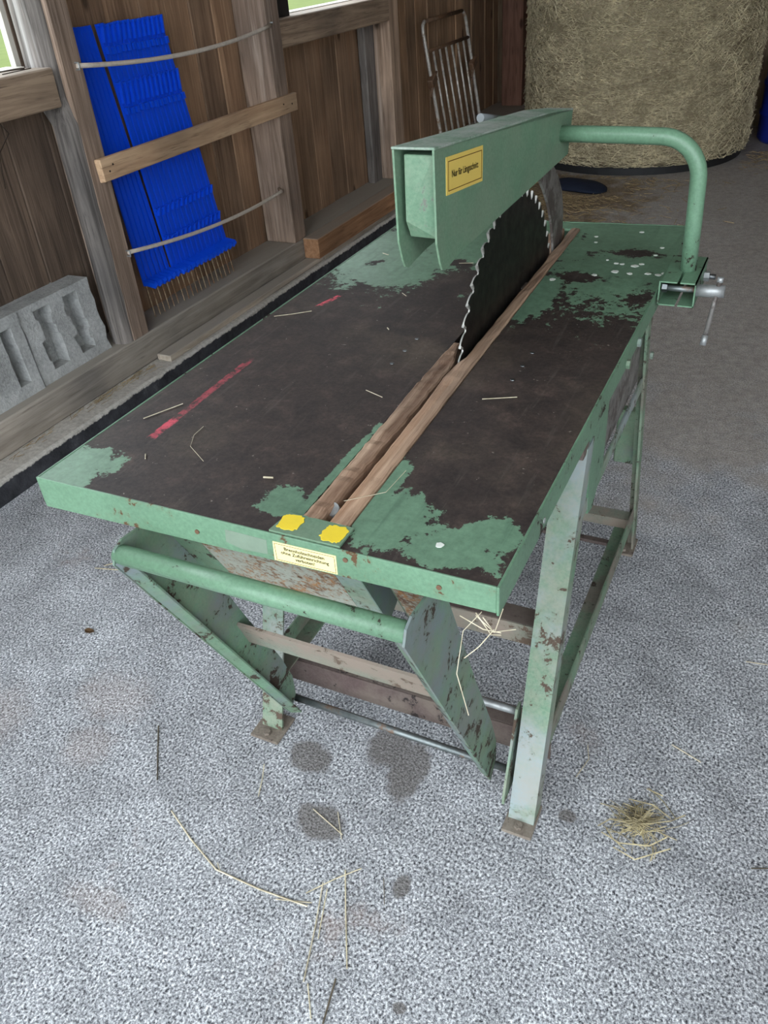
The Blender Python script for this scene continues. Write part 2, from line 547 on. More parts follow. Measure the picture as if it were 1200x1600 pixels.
def mat_tabletop():
    n = N('worn_tabletop')
    xyz = n.tc.outputs['Object']
    v = n.coord((1, 1, 1), rnd=False)
    a = n.noise(v, 16, 9, 0.68, 0.4)
    fine = n.noise(v, 75, 5, 0.7)
    big = n.noise(v, 4, 5, 0.6)
    br = n.ramp(a, [(0.3, lin(44, 38, 37)), (0.55, lin(60, 51, 48)), (0.75, lin(84, 70, 65))])
    br = n.mix(n.math('MULTIPLY', n.step(big, 0.5, 0.75), 0.6), br, lin(84, 74, 64))
    br = n.mix(1.0, br, n.ramp(n.noise(v, 140, 4, 0.75), [(0.3, (0.62, 0.62, 0.62, 1)), (0.7, (1.35, 1.33, 1.3, 1))]), 'MULTIPLY')
    br = n.mix(n.math('MULTIPLY', n.step(n.noise(n.coord((60, 5, 1), rnd=False, rot=(0, 0, 0.12)), 1.0, 5, 0.7), 0.56, 0.74), 0.45), br, lin(96, 88, 82))
    br = n.mix(n.step(n.noise(v, 95, 3, 0.6), 0.70, 0.76), br, lin(140, 132, 122))
    g = n.ramp(big, [(0.3, lin(98, 126, 104)), (0.7, lin(112, 146, 120))])
    g = n.mix(1.0, g, n.ramp(fine, [(0.3, (0.75, 0.75, 0.75, 1)), (0.7, (1.15, 1.15, 1.15, 1))]), 'MULTIPLY')
    g = n.mix(n.math('MULTIPLY', n.step(n.noise(n.coord((40, 3, 1), rnd=False), 1.0, 4, 0.6), 0.55, 0.75), 0.5), g, lin(66, 92, 76))
    msk = None
    for c, r in [((0.02, 0.04), (0.10, 0.085)), ((0.435, 0.075), (0.055, 0.045)), ((0.47, 0.16), (0.012, 0.22)), ((0.61, 0.085), (0.085, 0.085)),
                 ((0.715, 0.05), (0.09, 0.05)), ((0.56, 0.15), (0.03, 0.12)), ((0.76, 0.10), (0.05, 0.05)),
                 ((0.25, 1.66), (0.46, 0.74)), ((0.70, 1.62), (0.30, 0.78)), ((0.07, 1.25), (0.13, 0.35)), ((0.15, 1.08), (0.22, 0.16)), ((0.56, 1.0), (0.05, 0.2))]:
        q = n.blob(xyz, c, r)
        msk = q if msk is None else n.math('MAXIMUM', msk, q)
    for c, r, w in [((0.33, 1.04), (0.12, 0.10), 0.55), ((0.69, 1.335), (0.13, 0.07), 0.75), ((0.615, 1.14), (0.08, 0.04), 0.5), ((0.30, 1.18), (0.10, 0.05), 0.3),
                    ((0.08, 1.13), (0.08, 0.07), 0.45)]:
        q = n.math('MULTIPLY', n.math('MAXIMUM', n.blob(xyz, c, r), 0.0), w)
        msk = n.math('SUBTRACT', msk, q)
    e = n.math('ADD', msk, n.math('MULTIPLY', n.math('SUBTRACT', a, 0.5), 1.5))
    e = n.math('ADD', e, n.math('MULTIPLY', n.math('SUBTRACT', fine, 0.5), 0.9))
    k = n.step(e, 0.14, 0.20)
    col = n.mix(k, br, g)
    # reddish marking chalk
    sx = n.new('ShaderNodeSeparateXYZ')
    n.L(xyz, sx.inputs[0])
    for (x0, y0, x1, y1, w, amt) in [(0.101, 0.167, 0.092, 0.53, 0.0105, 0.34), (0.083, 0.80, 0.105, 0.89, 0.0095, 0.85), (0.101, 0.16, 0.10, 0.25, 0.012, 0.5)]:
        cx, cy = (x0 + x1) / 2, (y0 + y1) / 2
        sl = (x1 - x0) / (y1 - y0)
        dx = n.math('SUBTRACT', n.math('SUBTRACT', sx.outputs[0], cx), n.math('MULTIPLY', n.math('SUBTRACT', sx.outputs[1], cy), sl))
        d = n.math('DIVIDE', n.math('ABSOLUTE', dx), w)
        dy = n.math('DIVIDE', n.math('ABSOLUTE', n.math('SUBTRACT', sx.outputs[1], cy)), (y1 - y0) / 2)
        q = n.math('SUBTRACT', 1.0, n.math('MAXIMUM', d, dy))
        q = n.step(n.math('ADD', n.math('MINIMUM', n.math('MULTIPLY', q, 2.0), 0.6), n.math('MULTIPLY', n.math('SUBTRACT', n.noise(v, 48, 6, 0.78), 0.5), 2.6)), 0.28, 0.8)
        q2 = n.step(n.math('SUBTRACT', 1.0, n.math('MAXIMUM', d, dy)), 0.0, 0.25)
        col = n.mix(n.math('MULTIPLY', n.math('MULTIPLY', q, q2), amt), col, lin(244, 92, 112))
    r = n.mix(k, (0.62, 0.62, 0.62, 1), (0.45, 0.45, 0.45, 1))
    nb = n.bump(k, 0.2, 0.003)
    nb = n.bump(fine, 0.12, 0.004, nb)
    return n.out(col, r, 0.0, nb, 0.35)


def mat_curb():
    n = N('curb_concrete')
    v = n.coord((1, 1, 1), rnd=False)
    geo = n.new('ShaderNodeNewGeometry')
    sx = n.new('ShaderNodeSeparateXYZ')
    n.L(geo.outputs['Normal'], sx.inputs[0])
    sz = n.new('ShaderNodeSeparateXYZ')
    n.L(n.tc.outputs['Object'], sz.inputs[0])
    nz = n.noise(v, 30, 5, 0.7)
    gcol = n.ramp(n.noise(v, 60, 5, 0.7), [(0.3, lin(162, 156, 148)), (0.7, lin(204, 198, 190))])
    bcol = n.ramp(n.noise(v, 12, 6, 0.7), [(0.3, lin(40, 40, 43)), (0.6, lin(66, 66, 70)), (0.8, lin(100, 98, 98))])
    lev = n.math('ADD', sz.outputs[2], n.math('MULTIPLY', n.math('SUBTRACT', nz, 0.5), 0.03))
    k = n.step(lev, 0.070, 0.076)
    col = n.mix(k, bcol, gcol)
    return n.out(col, 0.9, 0.0, n.bump(nz, 0.5, 0.01), 0.2)


def mat_block():
    n = N('hollow_block_concrete')
    v = n.coord((1, 1, 1))
    a = n.noise(v, 90, 5, 0.7)
    b = n.noise(v, 8, 4, 0.6)
    col = n.ramp(n.math('ADD', n.math('MULTIPLY', a, 0.5), n.math('MULTIPLY', b, 0.5)), [(0.34, lin(134, 134, 132)), (0.66, lin(196, 196, 194))])
    return n.out(col, 0.95, 0.0, n.bump(a, 0.6, 0.01), 0.2)


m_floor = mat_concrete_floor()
m_top = mat_tabletop()
m_curb = mat_curb()
m_cblock = mat_block()
m_ground = plain('meadow_ground', lin(92, 104, 50), 0.95, 0.4, 3, 0.1, 0.3)
m_yard = plain('yard_gravel', lin(150, 148, 144), 0.95, 0.3, 30, 0.1, 0.3)


# ------------------------------------------------------------------ the barn
WX = -1.59          # inner face of the left boarding
SX, SZ, CZ, CX = -1.402, 0.218, 0.087, -1.289
FRONT, BACK, RIGHT, CEIL = -2.3, 7.45, 5.6, 4.0

def struct(o, label=None):
    o['kind'] = 'structure'
    if label: o['label'] = label
    return o

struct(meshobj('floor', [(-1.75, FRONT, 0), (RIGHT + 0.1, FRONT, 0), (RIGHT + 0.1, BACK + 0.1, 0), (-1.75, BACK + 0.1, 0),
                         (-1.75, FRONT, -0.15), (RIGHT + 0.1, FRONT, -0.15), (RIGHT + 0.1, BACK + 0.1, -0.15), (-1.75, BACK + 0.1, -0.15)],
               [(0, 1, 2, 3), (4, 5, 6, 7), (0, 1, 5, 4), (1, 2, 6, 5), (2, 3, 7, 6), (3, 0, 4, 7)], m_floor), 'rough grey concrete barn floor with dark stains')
# curb: uneven top edge
cv, cf = [], []
ny = 120
for i in range(ny + 1):
    y = FRONT + (BACK - FRONT) * i / ny
    j1, j2 = random.uniform(-0.004, 0.004), random.uniform(-0.003, 0.003)
    cv += [(CX + j2, y, -0.01), (CX + j1, y, CZ - 0.008 + j2), (CX - 0.010 + j1, y, CZ + j2 * 0.6), (-1.72, y, CZ), (-1.72, y, -0.01)]
    if i:
        a, b = (i - 1) * 5, i * 5
        for k in range(5): cf.append((a + k, a + (k + 1) % 5, b + (k + 1) % 5, b + k))
cf += [(0, 1, 2, 3, 4), tuple(ny * 5 + k for k in range(5))]
struct(meshobj('trim_1', cv, cf, m_curb), 'concrete curb with a black tarred face under the wooden sill')
# sill beam
o = struct(box('baseboard_left', (-1.60, FRONT, CZ), (SX, 6.4, SZ), m_sill, bevel=0.006), 'dusty grey timber sill beam along the left wall')
struct(box('baseboard_left', (-1.80, 6.4, CZ), (-1.40, BACK, SZ - 0.03), m_sill, bevel=0.006), 'dark timber sill in the far corner')

wl = struct(meshobj('wall_left', [(WX - 0.035, FRONT, SZ), (WX - 0.045, FRONT, SZ), (WX - 0.045, FRONT + 0.02, SZ), (WX - 0.035, FRONT + 0.02, SZ),
                                  (WX - 0.035, FRONT, CEIL), (WX - 0.045, FRONT, CEIL), (WX - 0.045, FRONT + 0.02, CEIL), (WX - 0.035, FRONT + 0.02, CEIL)],
                    [(0, 1, 2, 3), (4, 5, 6, 7), (0, 1, 5, 4), (1, 2, 6, 5), (2, 3, 7, 6), (3, 0, 4, 7)], m_board), 'left barn wall of upright boards with window openings')


def boards(y0, y1, z0, z1, mat, xx=WX, wmin=0.16, wmax=0.23, edges=None, parent=wl):
    y = y0
    i = 0
    while y < y1 - 0.02:
        w = (edges[i + 1] - edges[i]) if edges and i + 1 < len(edges) else random.uniform(wmin, wmax)
        e = min(y + w, y1)
        dx = random.uniform(-0.007, 0.004)
        box('board', (xx - 0.024 + dx, y + 0.0015, z0), (xx + dx, e - 0.0025, z1), mat, parent, bevel=0.003)
        y = e
        i += 1


WIN_Z = 1.15
boards(FRONT, 1.76, SZ - 0.02, WIN_Z, m_board_dark)
box('board', (WX - 0.03, 1.70, WIN_Z), (WX - 0.006, 1.76, CEIL), m_board_dark, wl)
boards(1.76, 3.10, SZ - 0.02, CEIL, m_board)
boards(3.10, 4.50, SZ - 0.02, WIN_Z, m_board)
boards(4.50, 6.40, SZ - 0.02, CEIL, m_board)
boards(6.36, BACK, 0.1, CEIL, m_board, xx=-1.75)
box('board', (-1.77, 6.385, 0.1), (WX - 0.005, 6.41, CEIL), m_board, wl)
# strips above the window openings
boards(FRONT, 1.70, 2.35, CEIL, m_board_dark)
boards(3.10, 4.50, 2.35, CEIL, m_board)

# posts
def post(lo, hi, mat, label, jit=0.004):
    return struct(box('trim_2', lo, hi, mat, bevel=0.006, jit=jit), label)

post((-1.535, 1.700, SZ), (-1.402, 1.805, CEIL), m_post, 'sawn timber post between the concrete blocks and the blue stakes')
# the weathered half log in front of it
gv, gf = [], []
nz_, na = 40, 10
for i in range(nz_ + 1):
    z = SZ + (CEIL - SZ) * i / nz_
    if z < 1.135: x1, x0 = -1.405, -1.50
    else: x1, x0 = -1.420, -1.575
    for k in range(na + 1):
        a = pi * k / na
        xm, hw = (x0 + x1) / 2, (x1 - x0) / 2
        gv.append((xm + hw * cos(a) + random.uniform(-.002, .002), 1.705 - (0.055 if z < 1.135 else 0.03) * (sin(a) ** 0.6) + random.uniform(-.002, .002), z))
    if i:
        for k in range(na):
            p = (i - 1) * (na + 1) + k
            gf.append((p, p + 1, p + na + 2, p + na + 1))
struct(meshobj('trim_3', gv, gf, m_post_grey, smooth=True, origin=(-1.5, 1.65, 1.2)), 'weathered grey half-log post beside the concrete blocks')
post((-1.575, 3.045, SZ), (-1.395, 3.177, CEIL), m_post, 'pale sawn timber post to which the cross plank is nailed')
post((-1.575, 4.46, SZ), (-1.42, 4.60, CEIL), m_post, 'brown timber post between the window and the metal rack')
post((-1.585, 4.33, SZ), (-1.53, 4.455, WIN_Z), m_post_grey, 'dark stained timber strut below the window rail')
post((-1.65, 7.28, 0.16), (-1.457, 7.40, CEIL), m_post_red, 'reddish timber corner post beside the hay bale')
# window rails with sills
struct(box('trim_4', (-1.56, FRONT, 1.135), (-1.415, 1.665, 1.262), m_rail, bevel=0.005), 'weathered window rail left of the grey post')
struct(box('trim_4', (-1.56, 3.177, 1.135), (-1.415, 4.46, 1.262), m_rail, bevel=0.005), 'sawn window rail above the boarded bay')


def window(name, y0, y1, label, dark):
    w = empty(name, (-1.60, (y0 + y1) / 2, 1.27))
    struct(w, label)
    fm = m_post_grey
    z0, z1 = 1.262, 2.36
    box('window_sill', (-1.64, y0, z0 - 0.02), (-1.55, y1, z0 + 0.004), m_pale, w)
    box('window_frame', (-1.63, y0, z0), (-1.59, y0 + 0.05, z1), m_pale, w)
    box('window_frame', (-1.625, y1 - (0.045 if dark else -0.012), z0), (-1.60, y1 + (0.01 if dark else 0.035), z1), m_pale, w)
    box('window_frame', (-1.63, y0, z1 - 0.05), (-1.59, y1, z1), m_pale, w)
    if dark:
        box('mullion', (-1.60, y0 + 0.0, z0), (-1.46, y0 + 0.20, z1), m_black, w)
    else:
        box('mullion', (-1.63, y0 + (y1 - y0) / 2, z0), (-1.59, y0 + (y1 - y0) / 2 + .05, z1), m_pale, w)
    return w


m_pale = plain('pale_window_wood', lin(206, 200, 190), 0.7, 0.2, 30, 0.2)
window('window_1', -1.0, 1.665, 'open window above the concrete blocks', False)
window('window_2', 3.177, 4.46, 'open window beyond the pale post', True)
boards(FRONT, -1.0, WIN_Z, 2.4, m_board_dark)

wb = struct(box('wall_back', (-1.85, BACK + 0.03, 0), (RIGHT, BACK + 0.06, CEIL), m_wall_dim), 'dark boarded wall behind the hay bale')
x = -1.8
while x < RIGHT:
    w = random.uniform(0.14, 0.2)
    box('board', (x + 0.002, BACK, 0.0), (x + w - 0.002, BACK + 0.026, CEIL), m_wall_dim, wb, bevel=0.003)
    x += w
struct(box('wall_right', (RIGHT, FRONT, 0), (RIGHT + 0.04, BACK, CEIL), m_wall_dim), 'boarded wall on the right of the barn')
struct(box('ceiling', (-1.9, FRONT, CEIL), (RIGHT + 0.1, BACK + 0.1, CEIL + 0.05), m_wall_dim), 'dark boarded barn ceiling')
# outside
tag(meshobj('ground', [(-60, -40, -0.12), (-1.76, -40, -0.12), (-1.76, 60, -0.12), (-60, 60, -0.12)], [(0, 1, 2, 3)], m_ground), 'green meadow outside the windows', None, None, 'structure')
tag(meshobj('yard', [(-1.76, -40, -0.13), (40, -40, -0.13), (40, FRONT + 0.02, -0.13), (-1.76, FRONT + 0.02, -0.13)], [(0, 1, 2, 3)], m_yard), 'pale gravel yard in front of the barn', None, None, 'structure')


def strands(name, items, mat, parent=None, origin=None):
    """items: list of (point list, width); thin three-sided stalks"""
    V, Fc = [], []
    for pts, w in items:
        v, f = tube_data(pts, w, 3)
        o = len(V)
        V += v
        Fc += [tuple(o + i for i in q) for q in f]
    return meshobj(name, V, Fc, mat, parent, origin=origin)


gi = []
for i in range(5000):
    x = -2.2 - 6 * random.random() ** 1.5
    y = random.uniform(0.5, 9)
    h = random.uniform(0.08, 0.3)
    a, l = random.uniform(0, 6.28), random.uniform(0.02, 0.12)
    gi.append(([(x, y, -0.13), (x + l * .4 * cos(a), y + l * .4 * sin(a), -0.12 + h * .6), (x + l * cos(a), y + l * sin(a), -0.12 + h)], random.uniform(0.004, 0.008)))
tag(strands('meadow_grass', gi, m_grass, origin=(-4, 4, -0.12)), 'long green grass outside the window', 'grass', None, 'stuff')

# plank nailed across the two posts
cp = empty('cross_plank', (-1.38, 2.45, 0.86), 'light brown plank nailed across two posts over the blue stakes', 'plank')
box('plank', (-1.402, 1.735, 0.855), (-1.376, 3.215, 0.938), m_plank, cp, bevel=0.003, jit=0.003)
for (y, z) in [(1.775, 0.89), (1.80, 0.91), (3.08, 0.905), (3.16, 0.895)]:
    tube('nail_head', [(-1.3765, y, z), (-1.3735, y, z)], 0.004, m_twig, cp, 8)

# ------------------------------------------------------------------ blue step-in fence stakes
def stake_mesh():
    """local: x = thickness towards the room, y = width, z up; foot at z=0"""
    data = {}
    def bmbox(bm, lo, hi):
        r = bmesh.ops.create_cube(bm, size=1)
        for v in r['verts']:
            v.co = Vector(((lo[i] + hi[i]) / 2 + (hi[i] - lo[i]) * v.co[i] for i in range(3)))
    bm = bmesh.new()
    bmbox(bm, (-0.010, -0.0138, 0.145), (0.0, 0.0138, 1.14))
    bmbox(bm, (-0.001, -0.0110, 0.145), (0.002, -0.002, 1.14))
    data['shaft'] = bm
    for hi, (z0, hgt, slant) in enumerate([(1.075, 0.065, 1), (1.035, 0.025, 0), (0.855, 0.08, 1), (0.815, 0.025, 0), (0.40, 0.032, 1), (0.275, 0.032, 1)]):
        bm = bmesh.new()
        if slant:
            q = [(-0.012, z0), (-0.004, z0), (0.012, z0 + hgt), (0.004, z0 + hgt)]
            vs = [bm.verts.new((-0.002, a, b)) for a, b in q] + [bm.verts.new((0.016, a, b)) for a, b in q]
            for fidx in [(0, 1, 2, 3), (4, 5, 6, 7), (0, 1, 5, 4), (1, 2, 6, 5), (2, 3, 7, 6), (3, 0, 4, 7)]:
                bm.faces.new([vs[i] for i in fidx])
            bmbox(bm, (-0.002, -0.013, z0 + hgt - 0.008), (0.012, 0.013, z0 + hgt - 0.001))
        else:
            bmbox(bm, (-0.002, -0.011, z0), (0.018, 0.004, z0 + hgt))
            bmbox(bm, (-0.002, -0.013, z0 + hgt * .8 - .002), (0.011, 0.013, z0 + hgt - .001))
        data['wire_hook%d' % hi] = bm
    bm = bmesh.new()
    q = [(-0.010, 0.150), (0.055, 0.135), (0.060, 0.145), (0.055, 0.158), (-0.010, 0.172)]
    vs = [bm.verts.new((a, -0.013, b)) for a, b in q] + [bm.verts.new((a * 1.0, 0.010, b + 0.004)) for a, b in q]
    nq = len(q)
    bm.faces.new(vs[:nq]); bm.faces.new(vs[nq:])
    for i in range(nq):
        j = (i + 1) % nq
        bm.faces.new([vs[i], vs[j], vs[nq + j], vs[nq + i]])
    data['foot_step'] = bm
    bm = bmesh.new()
    r = bmesh.ops.create_cone(bm, cap_ends=True, segments=6, radius1=0.0022, radius2=0.0032, depth=0.15)
    for v in r['verts']: v.co += Vector((-0.003, 0, 0.075))
    data['spike'] = bm
    out = {}
    for k, bm in data.items():
        bmesh.ops.recalc_face_normals(bm, faces=bm.faces)
        me = bpy.data.meshes.new(k)
        bm.to_mesh(me); bm.free()
        out[k] = me
    return out


sm = stake_mesh()
for k in sm: sm[k].materials.append(m_spike if k == 'spike' else m_blue)
slim = {k: sm[k].copy() for k in ('shaft', 'foot_step')}
for k in slim:
    for v in slim[k].vertices: v.co.y *= 0.74
NST = 19
for i in range(NST):
    front = i >= 6
    yb = 1.950 + 0.0345 * i
    yt = (2.078 + (i - 6) * 0.0302) if front else (1.938 + 0.0215 * i)
    xb, xt = (-1.474, -1.535) if front else (-1.482, -1.556)
    zb = SZ + random.uniform(0, 0.004)
    p0, p1 = Vector((xb, yb, zb)), Vector((xt, yt, zb + 1.135))
    zax = (p1 - p0).normalized()
    xax = (Vector((1, 0, 0)) - zax * zax.x).normalized()
    yax = zax.cross(xax)
    M = Matrix((xax, yax, zax)).transposed().to_4x4()
    M.translation = p0
    st = bpy.data.objects.new('fence_stake', None)
    st.empty_display_size = 0.05
    st.matrix_basis = M
    link(st)
    if front: tag(st, 'bright blue plastic fence stake in the upright row behind the plank', 'fence stake', 'bright blue step-in fence stakes')
    else: tag(st, 'blue fence stake turned flat, in the strip beside the grey post', 'fence stake', 'turned blue fence stakes')
    for part in sm:
        if part.startswith('wire_hook') and not front: continue
        me = sm[part] if (front or part == 'spike') else slim[part]
        c = bpy.data.objects.new(part.rstrip('012345'), me)
        C.objects.link(c)
        c.parent = st

# ropes
def sag(p, q, s, n=18):
    p, q = Vector(p), Vector(q)
    return [p.lerp(q, i / n) + Vector((0.02 * sin(pi * i / n), 0, -s * 4 * (i / n) * (1 - i / n))) for i in range(n + 1)]

r1 = empty('rope', (-1.39, 2.4, 1.2), 'upper pale rope tied between two posts above the cross plank', 'rope')
tube('cord', sag((-1.398, 1.768, 1.252), (-1.39, 3.08, 1.247), 0.035), 0.0085, m_rope, r1, 8)
tube('staple', [(-1.41, 1.765, 1.262), (-1.387, 1.765, 1.262), (-1.387, 1.765, 1.240), (-1.41, 1.765, 1.240)], 0.0035, m_bright, r1, 6)
tube('staple', [(-1.41, 3.085, 1.258), (-1.38, 3.085, 1.258)], 0.004, m_bright, r1, 6)
r2 = empty('rope', (-1.39, 2.4, 0.52), 'lower pale rope across the foot of the blue stakes', 'rope')
tube('cord', sag((-1.398, 1.79, 0.570), (-1.40, 2.99, 0.508), 0.025) + [(-1.45, 3.047, 0.505)], 0.0085, m_rope, r2, 8)
tube('staple', [(-1.41, 1.785, 0.578), (-1.386, 1.785, 0.578), (-1.386, 1.785, 0.556), (-1.41, 1.785, 0.556)], 0.0035, m_bright, r2, 6)

# ------------------------------------------------------------------ hollow concrete blocks
def rough_loop(y0, y1, z0, z1, rag):
    """slot outline with broken, stepped sides"""
    def side(y, za, zb, n, sgn):
        out = []
        for i in range(n):
            o = random.choice((-1.0, -0.35, 0.3, 1.0)) * rag if 0 < i < n - 1 else 0.0
            a, b = za + (zb - za) * (i + 0.08) / n, za + (zb - za) * (i + 0.92) / n
            out += [(y + o, a), (y + o * 0.8, b)]
        return out
    return side(y1, z0, z1, 6, 1) + side(y0, z1, z0, 6, -1)


def hollow_block(y0, y1, h, slots, lean, xf, label, rag, edge_rag):
    root = empty('hollow_block', (xf - 0.05, (y0 + y1) / 2, SZ), label, 'concrete block', 'hollow concrete blocks on the sill')
    th = 0.13
    bm = bmesh.new()
    outer = [(y0, 0), (y1, 0)] + [(y1 + random.uniform(-edge_rag, edge_rag * .3), h * t) for t in (.15, .3, .42, .55, .7, .82)] + [(y1, h), (y0, h)] + \
            [(y0 + random.uniform(-edge_rag * .3, edge_rag * .5), h * t) for t in (.85, .7, .5, .35, .2)]
    loops = [outer] + [rough_loop(a, b, c, d, rag) for (a, b, c, d) in slots]
    edges = []
    for lp in loops:
        vs = [bm.verts.new((xf, p[0], p[1])) for p in lp]
        for i in range(len(vs)): edges.append(bm.edges.new((vs[i], vs[(i + 1) % len(vs)])))
    bmesh.ops.triangle_fill(bm, edges=edges, use_beauty=True)
    # drop faces that fill the slots
    for f in list(bm.faces):
        c = f.calc_center_median()
        for (a, b, cc, d) in slots:
            if a + rag < c.y < b - rag and cc + rag < c.z < d - rag and all(a - 2 * rag < v.co.y < b + 2 * rag and cc - 2 * rag < v.co.z < d + 2 * rag for v in f.verts):
                bm.faces.remove(f); break
    r = bmesh.ops.extrude_face_region(bm, geom=list(bm.faces))
    for g in r['geom']:
        if isinstance(g, bmesh.types.BMVert): g.co.x -= th * 0.62
    bmesh.ops.recalc_face_normals(bm, faces=bm.faces)
    # lean back
    def L(co): return Vector((co.x - lean * co.z, co.y, co.z + SZ))
    for v in bm.verts: v.co = L(v.co)
    bmobj('shell', bm, m_cblock, root, origin=(xf - 0.05, (y0 + y1) / 2, SZ + h / 2))
    q = [(xf - th * 0.6, y0, 0), (xf - th * 0.6, y1, 0), (xf - th * 0.6, y1, h), (xf - th * 0.6, y0, h)]
    q2 = [(xf - th, a[1], a[2]) for a in q]
    hexa('back_wall', [tuple(L(Vector(p))) for p in q], [tuple(L(Vector(p))) for p in q2], m_cblock, root)
    for (a, b, c, d) in slots:
        # ribbed curved lining of the hollow
        V, Fq = [], []
        nz, na = 44, 10
        cy, rr = b - (b - a) * 0.26, (b - a) * 0.42
        for i in range(nz + 1):
            z = c - 0.006 + (d - c + 0.012) * i / nz
            for k in range(na + 1):
                ang = pi * k / na
                rib = 1.0 + 0.22 * (((z * 17 + k * 0.06) % 1.0))
                V.append(tuple(L(Vector((xf - th * 0.62 + rr * rib * sin(ang) * 0.55, cy + rr * rib * cos(ang), z)))))
            if i:
                for k in range(na):
                    p = (i - 1) * (na + 1) + k
                    Fq.append((p, p + 1, p + na + 2, p + na + 1))
        meshobj('hollow_lining', V, Fq, m_cblock, root, smooth=True, origin=(xf - .05, cy, SZ + (c + d) / 2))
    return root


hollow_block(1.236, 1.620, 0.300, [(1.308, 1.392, 0.036, 0.276), (1.464, 1.542, 0.036, 0.276)], 0.10, -1.458, 'broken-edged hollow concrete block against the grey post', 0.012, 0.026)
hollow_block(0.85, 1.228, 0.305, [(1.125, 1.180, 0.045, 0.265), (0.96, 1.015, 0.045, 0.265)], 0.08, -1.452, 'plain hollow concrete block with clean slots, away from the grey post', 0.002, 0.004)

# timbers lying on the curb
tag(box('loose_board', (-1.392, 1.80, CZ), (-1.318, 3.20, CZ + 0.028), m_sill, bevel=0.003, jit=0.002), 'flat grey board lying on the curb below the sill', 'board')
o = tag(box('timber_beam', (-1.395, 3.13, CZ + 0.028), (-1.300, 4.62, CZ + 0.138), m_beam, bevel=0.004), 'short square brown beam lying on the curb', 'beam')
tag(box('loose_board', (-1.375, 3.21, CZ), (-1.31, 4.3, CZ + 0.028), m_sill, bevel=0.003), 'small board under the square brown beam', 'board')

# ------------------------------------------------------------------ metal rack leaning on the wall
rk = empty('metal_rack', (-1.42, 5.7, 0), 'galvanised tube rack with upright bars leaning on the board wall', 'rack')
def RK(u, z):      # u along y at the foot, z up; leans to the wall
    return (-1.40 - 0.105 * z, u + 0.25 - 0.15 * z / 1.06, z)
yl, yr, zt = 5.06, 5.88, 1.06
rr = 0.06
pl = [RK(yl, 0.02), RK(yl, 0.4), RK(yl, zt - rr)] + [RK(yl + rr - rr * cos(a), zt - rr + rr * sin(a)) for a in (0.4, 0.8, 1.2)] + [RK(yl + rr, zt)]
tube('upright', pl, 0.0125, m_galv, rk, 10)
pr_ = [RK(yr, 0.02), RK(yr, 0.4), RK(yr, zt - rr)] + [RK(yr - rr + rr * cos(a), zt - rr + rr * sin(a)) for a in (0.4, 0.8, 1.2)] + [RK(yr - rr, zt)]
tube('upright', pr_, 0.0125, m_galv, rk, 10)
tube('top_tube', [RK(yl + rr - 0.004, zt), RK(yr - rr + 0.004, zt)], 0.0135, m_rusty_bar, rk, 10)
tube('cross_tube', [RK(yl, 0.88), RK(yr, 0.88)], 0.012, m_rusty_bar, rk, 10)
tube('cross_tube', [RK(yl, 0.10), RK(yr, 0.10)], 0.012, m_rusty_bar, rk, 10)
for i in range(6):
    u = yl + (yr - yl) * (i + 1) / 7
    tube('bar', [RK(u, 0.10), RK(u, 0.88)], 0.0085, m_galv, rk, 8)
for u, s in ((yl, -1), (yr, -1)):
    p = Vector(RK(u, 0.70))
    b = box('bracket', tuple(p + Vector((-0.012, -0.05, -0.03))), tuple(p + Vector((0.03, 0.045, 0.03))), m_rusty_bar, rk, bevel=0.006)
    b.rotation_euler.x = 0.5
    tube('bracket_pin', [tuple(p + Vector((0.02, -0.07, -0.09))), tuple(p + Vector((0.02, 0.05, 0.05)))], 0.008, m_rusty_bar, rk, 8)

# ------------------------------------------------------------------ hay bale
BX, BY, BR, BH = -0.27, 6.46, 0.85, 1.75
hb = empty('hay_bale', (BX, BY, 0), 'round hay bale standing on end behind the saw', 'hay bale')
V, Fq = [], []
na, nz = 120, 60
for i in range(nz + 1):
    z = 0.052 + BH * i / nz
    for k in range(na):
        a = 2 * pi * k / na
        r = BR - 0.012 + 0.010 * sin(z * 30 + sin(k * 0.31) * 2) * 0.5 + random.uniform(-0.008, 0.008) - 0.05 * max(0, (0.12 - (z - 0.052)) / 0.12) ** 2
        V.append((BX + r * cos(a), BY + r * sin(a), z))
    if i:
        for k in range(na):
            k2 = (k + 1) % na
            Fq.append(((i - 1) * na + k, (i - 1) * na + k2, i * na + k2, i * na + k))
Fq += [tuple(range(na)), tuple(nz * na + k for k in range(na))]
meshobj('bale_body', V, Fq, m_hay, hb, smooth=True, origin=(BX, BY, 0))
items = []
for i in range(17000):
    a = random.uniform(pi * 0.92, pi * 2.15)
    z = 0.06 + 1.45 * random.random()
    ln = random.uniform(0.03, 0.15)
    tilt = random.gauss(0, 0.55)
    da, dz = ln * cos(tilt) / BR, ln * sin(tilt) * 0.8
    pts = []
    r0 = BR + random.uniform(-0.010, 0.010)
    lift = random.uniform(0, 0.022) if random.random() < 0.3 else 0.0
    for t in (0, 0.5, 1):
        aa = a + da * (t - .5)
        r = r0 + lift * t * t
        pts.append((BX + r * cos(aa), BY + r * sin(aa), max(0.06, z + dz * (t - .5) + random.uniform(-.004, .004))))
    items.append((pts, random.uniform(0.0010, 0.0032)))
for i in range(70):                       # net wrap threads
    z = 0.09 + 1.6 * i / 70 + random.uniform(-.006, .006)
    pts = []
    for k in range(61):
        aa = pi * 0.9 + 1.27 * pi * k / 60
        pts.append((BX + (BR + 0.004) * cos(aa), BY + (BR + 0.004) * sin(aa), z + 0.004 * sin(k * 0.9 + i)))
    items.append((pts, 0.0011))
tag(strands('hay_stalks', items, m_straw_dull, hb, origin=(BX, BY, 0)), None, None, None, 'stuff')
pv = []
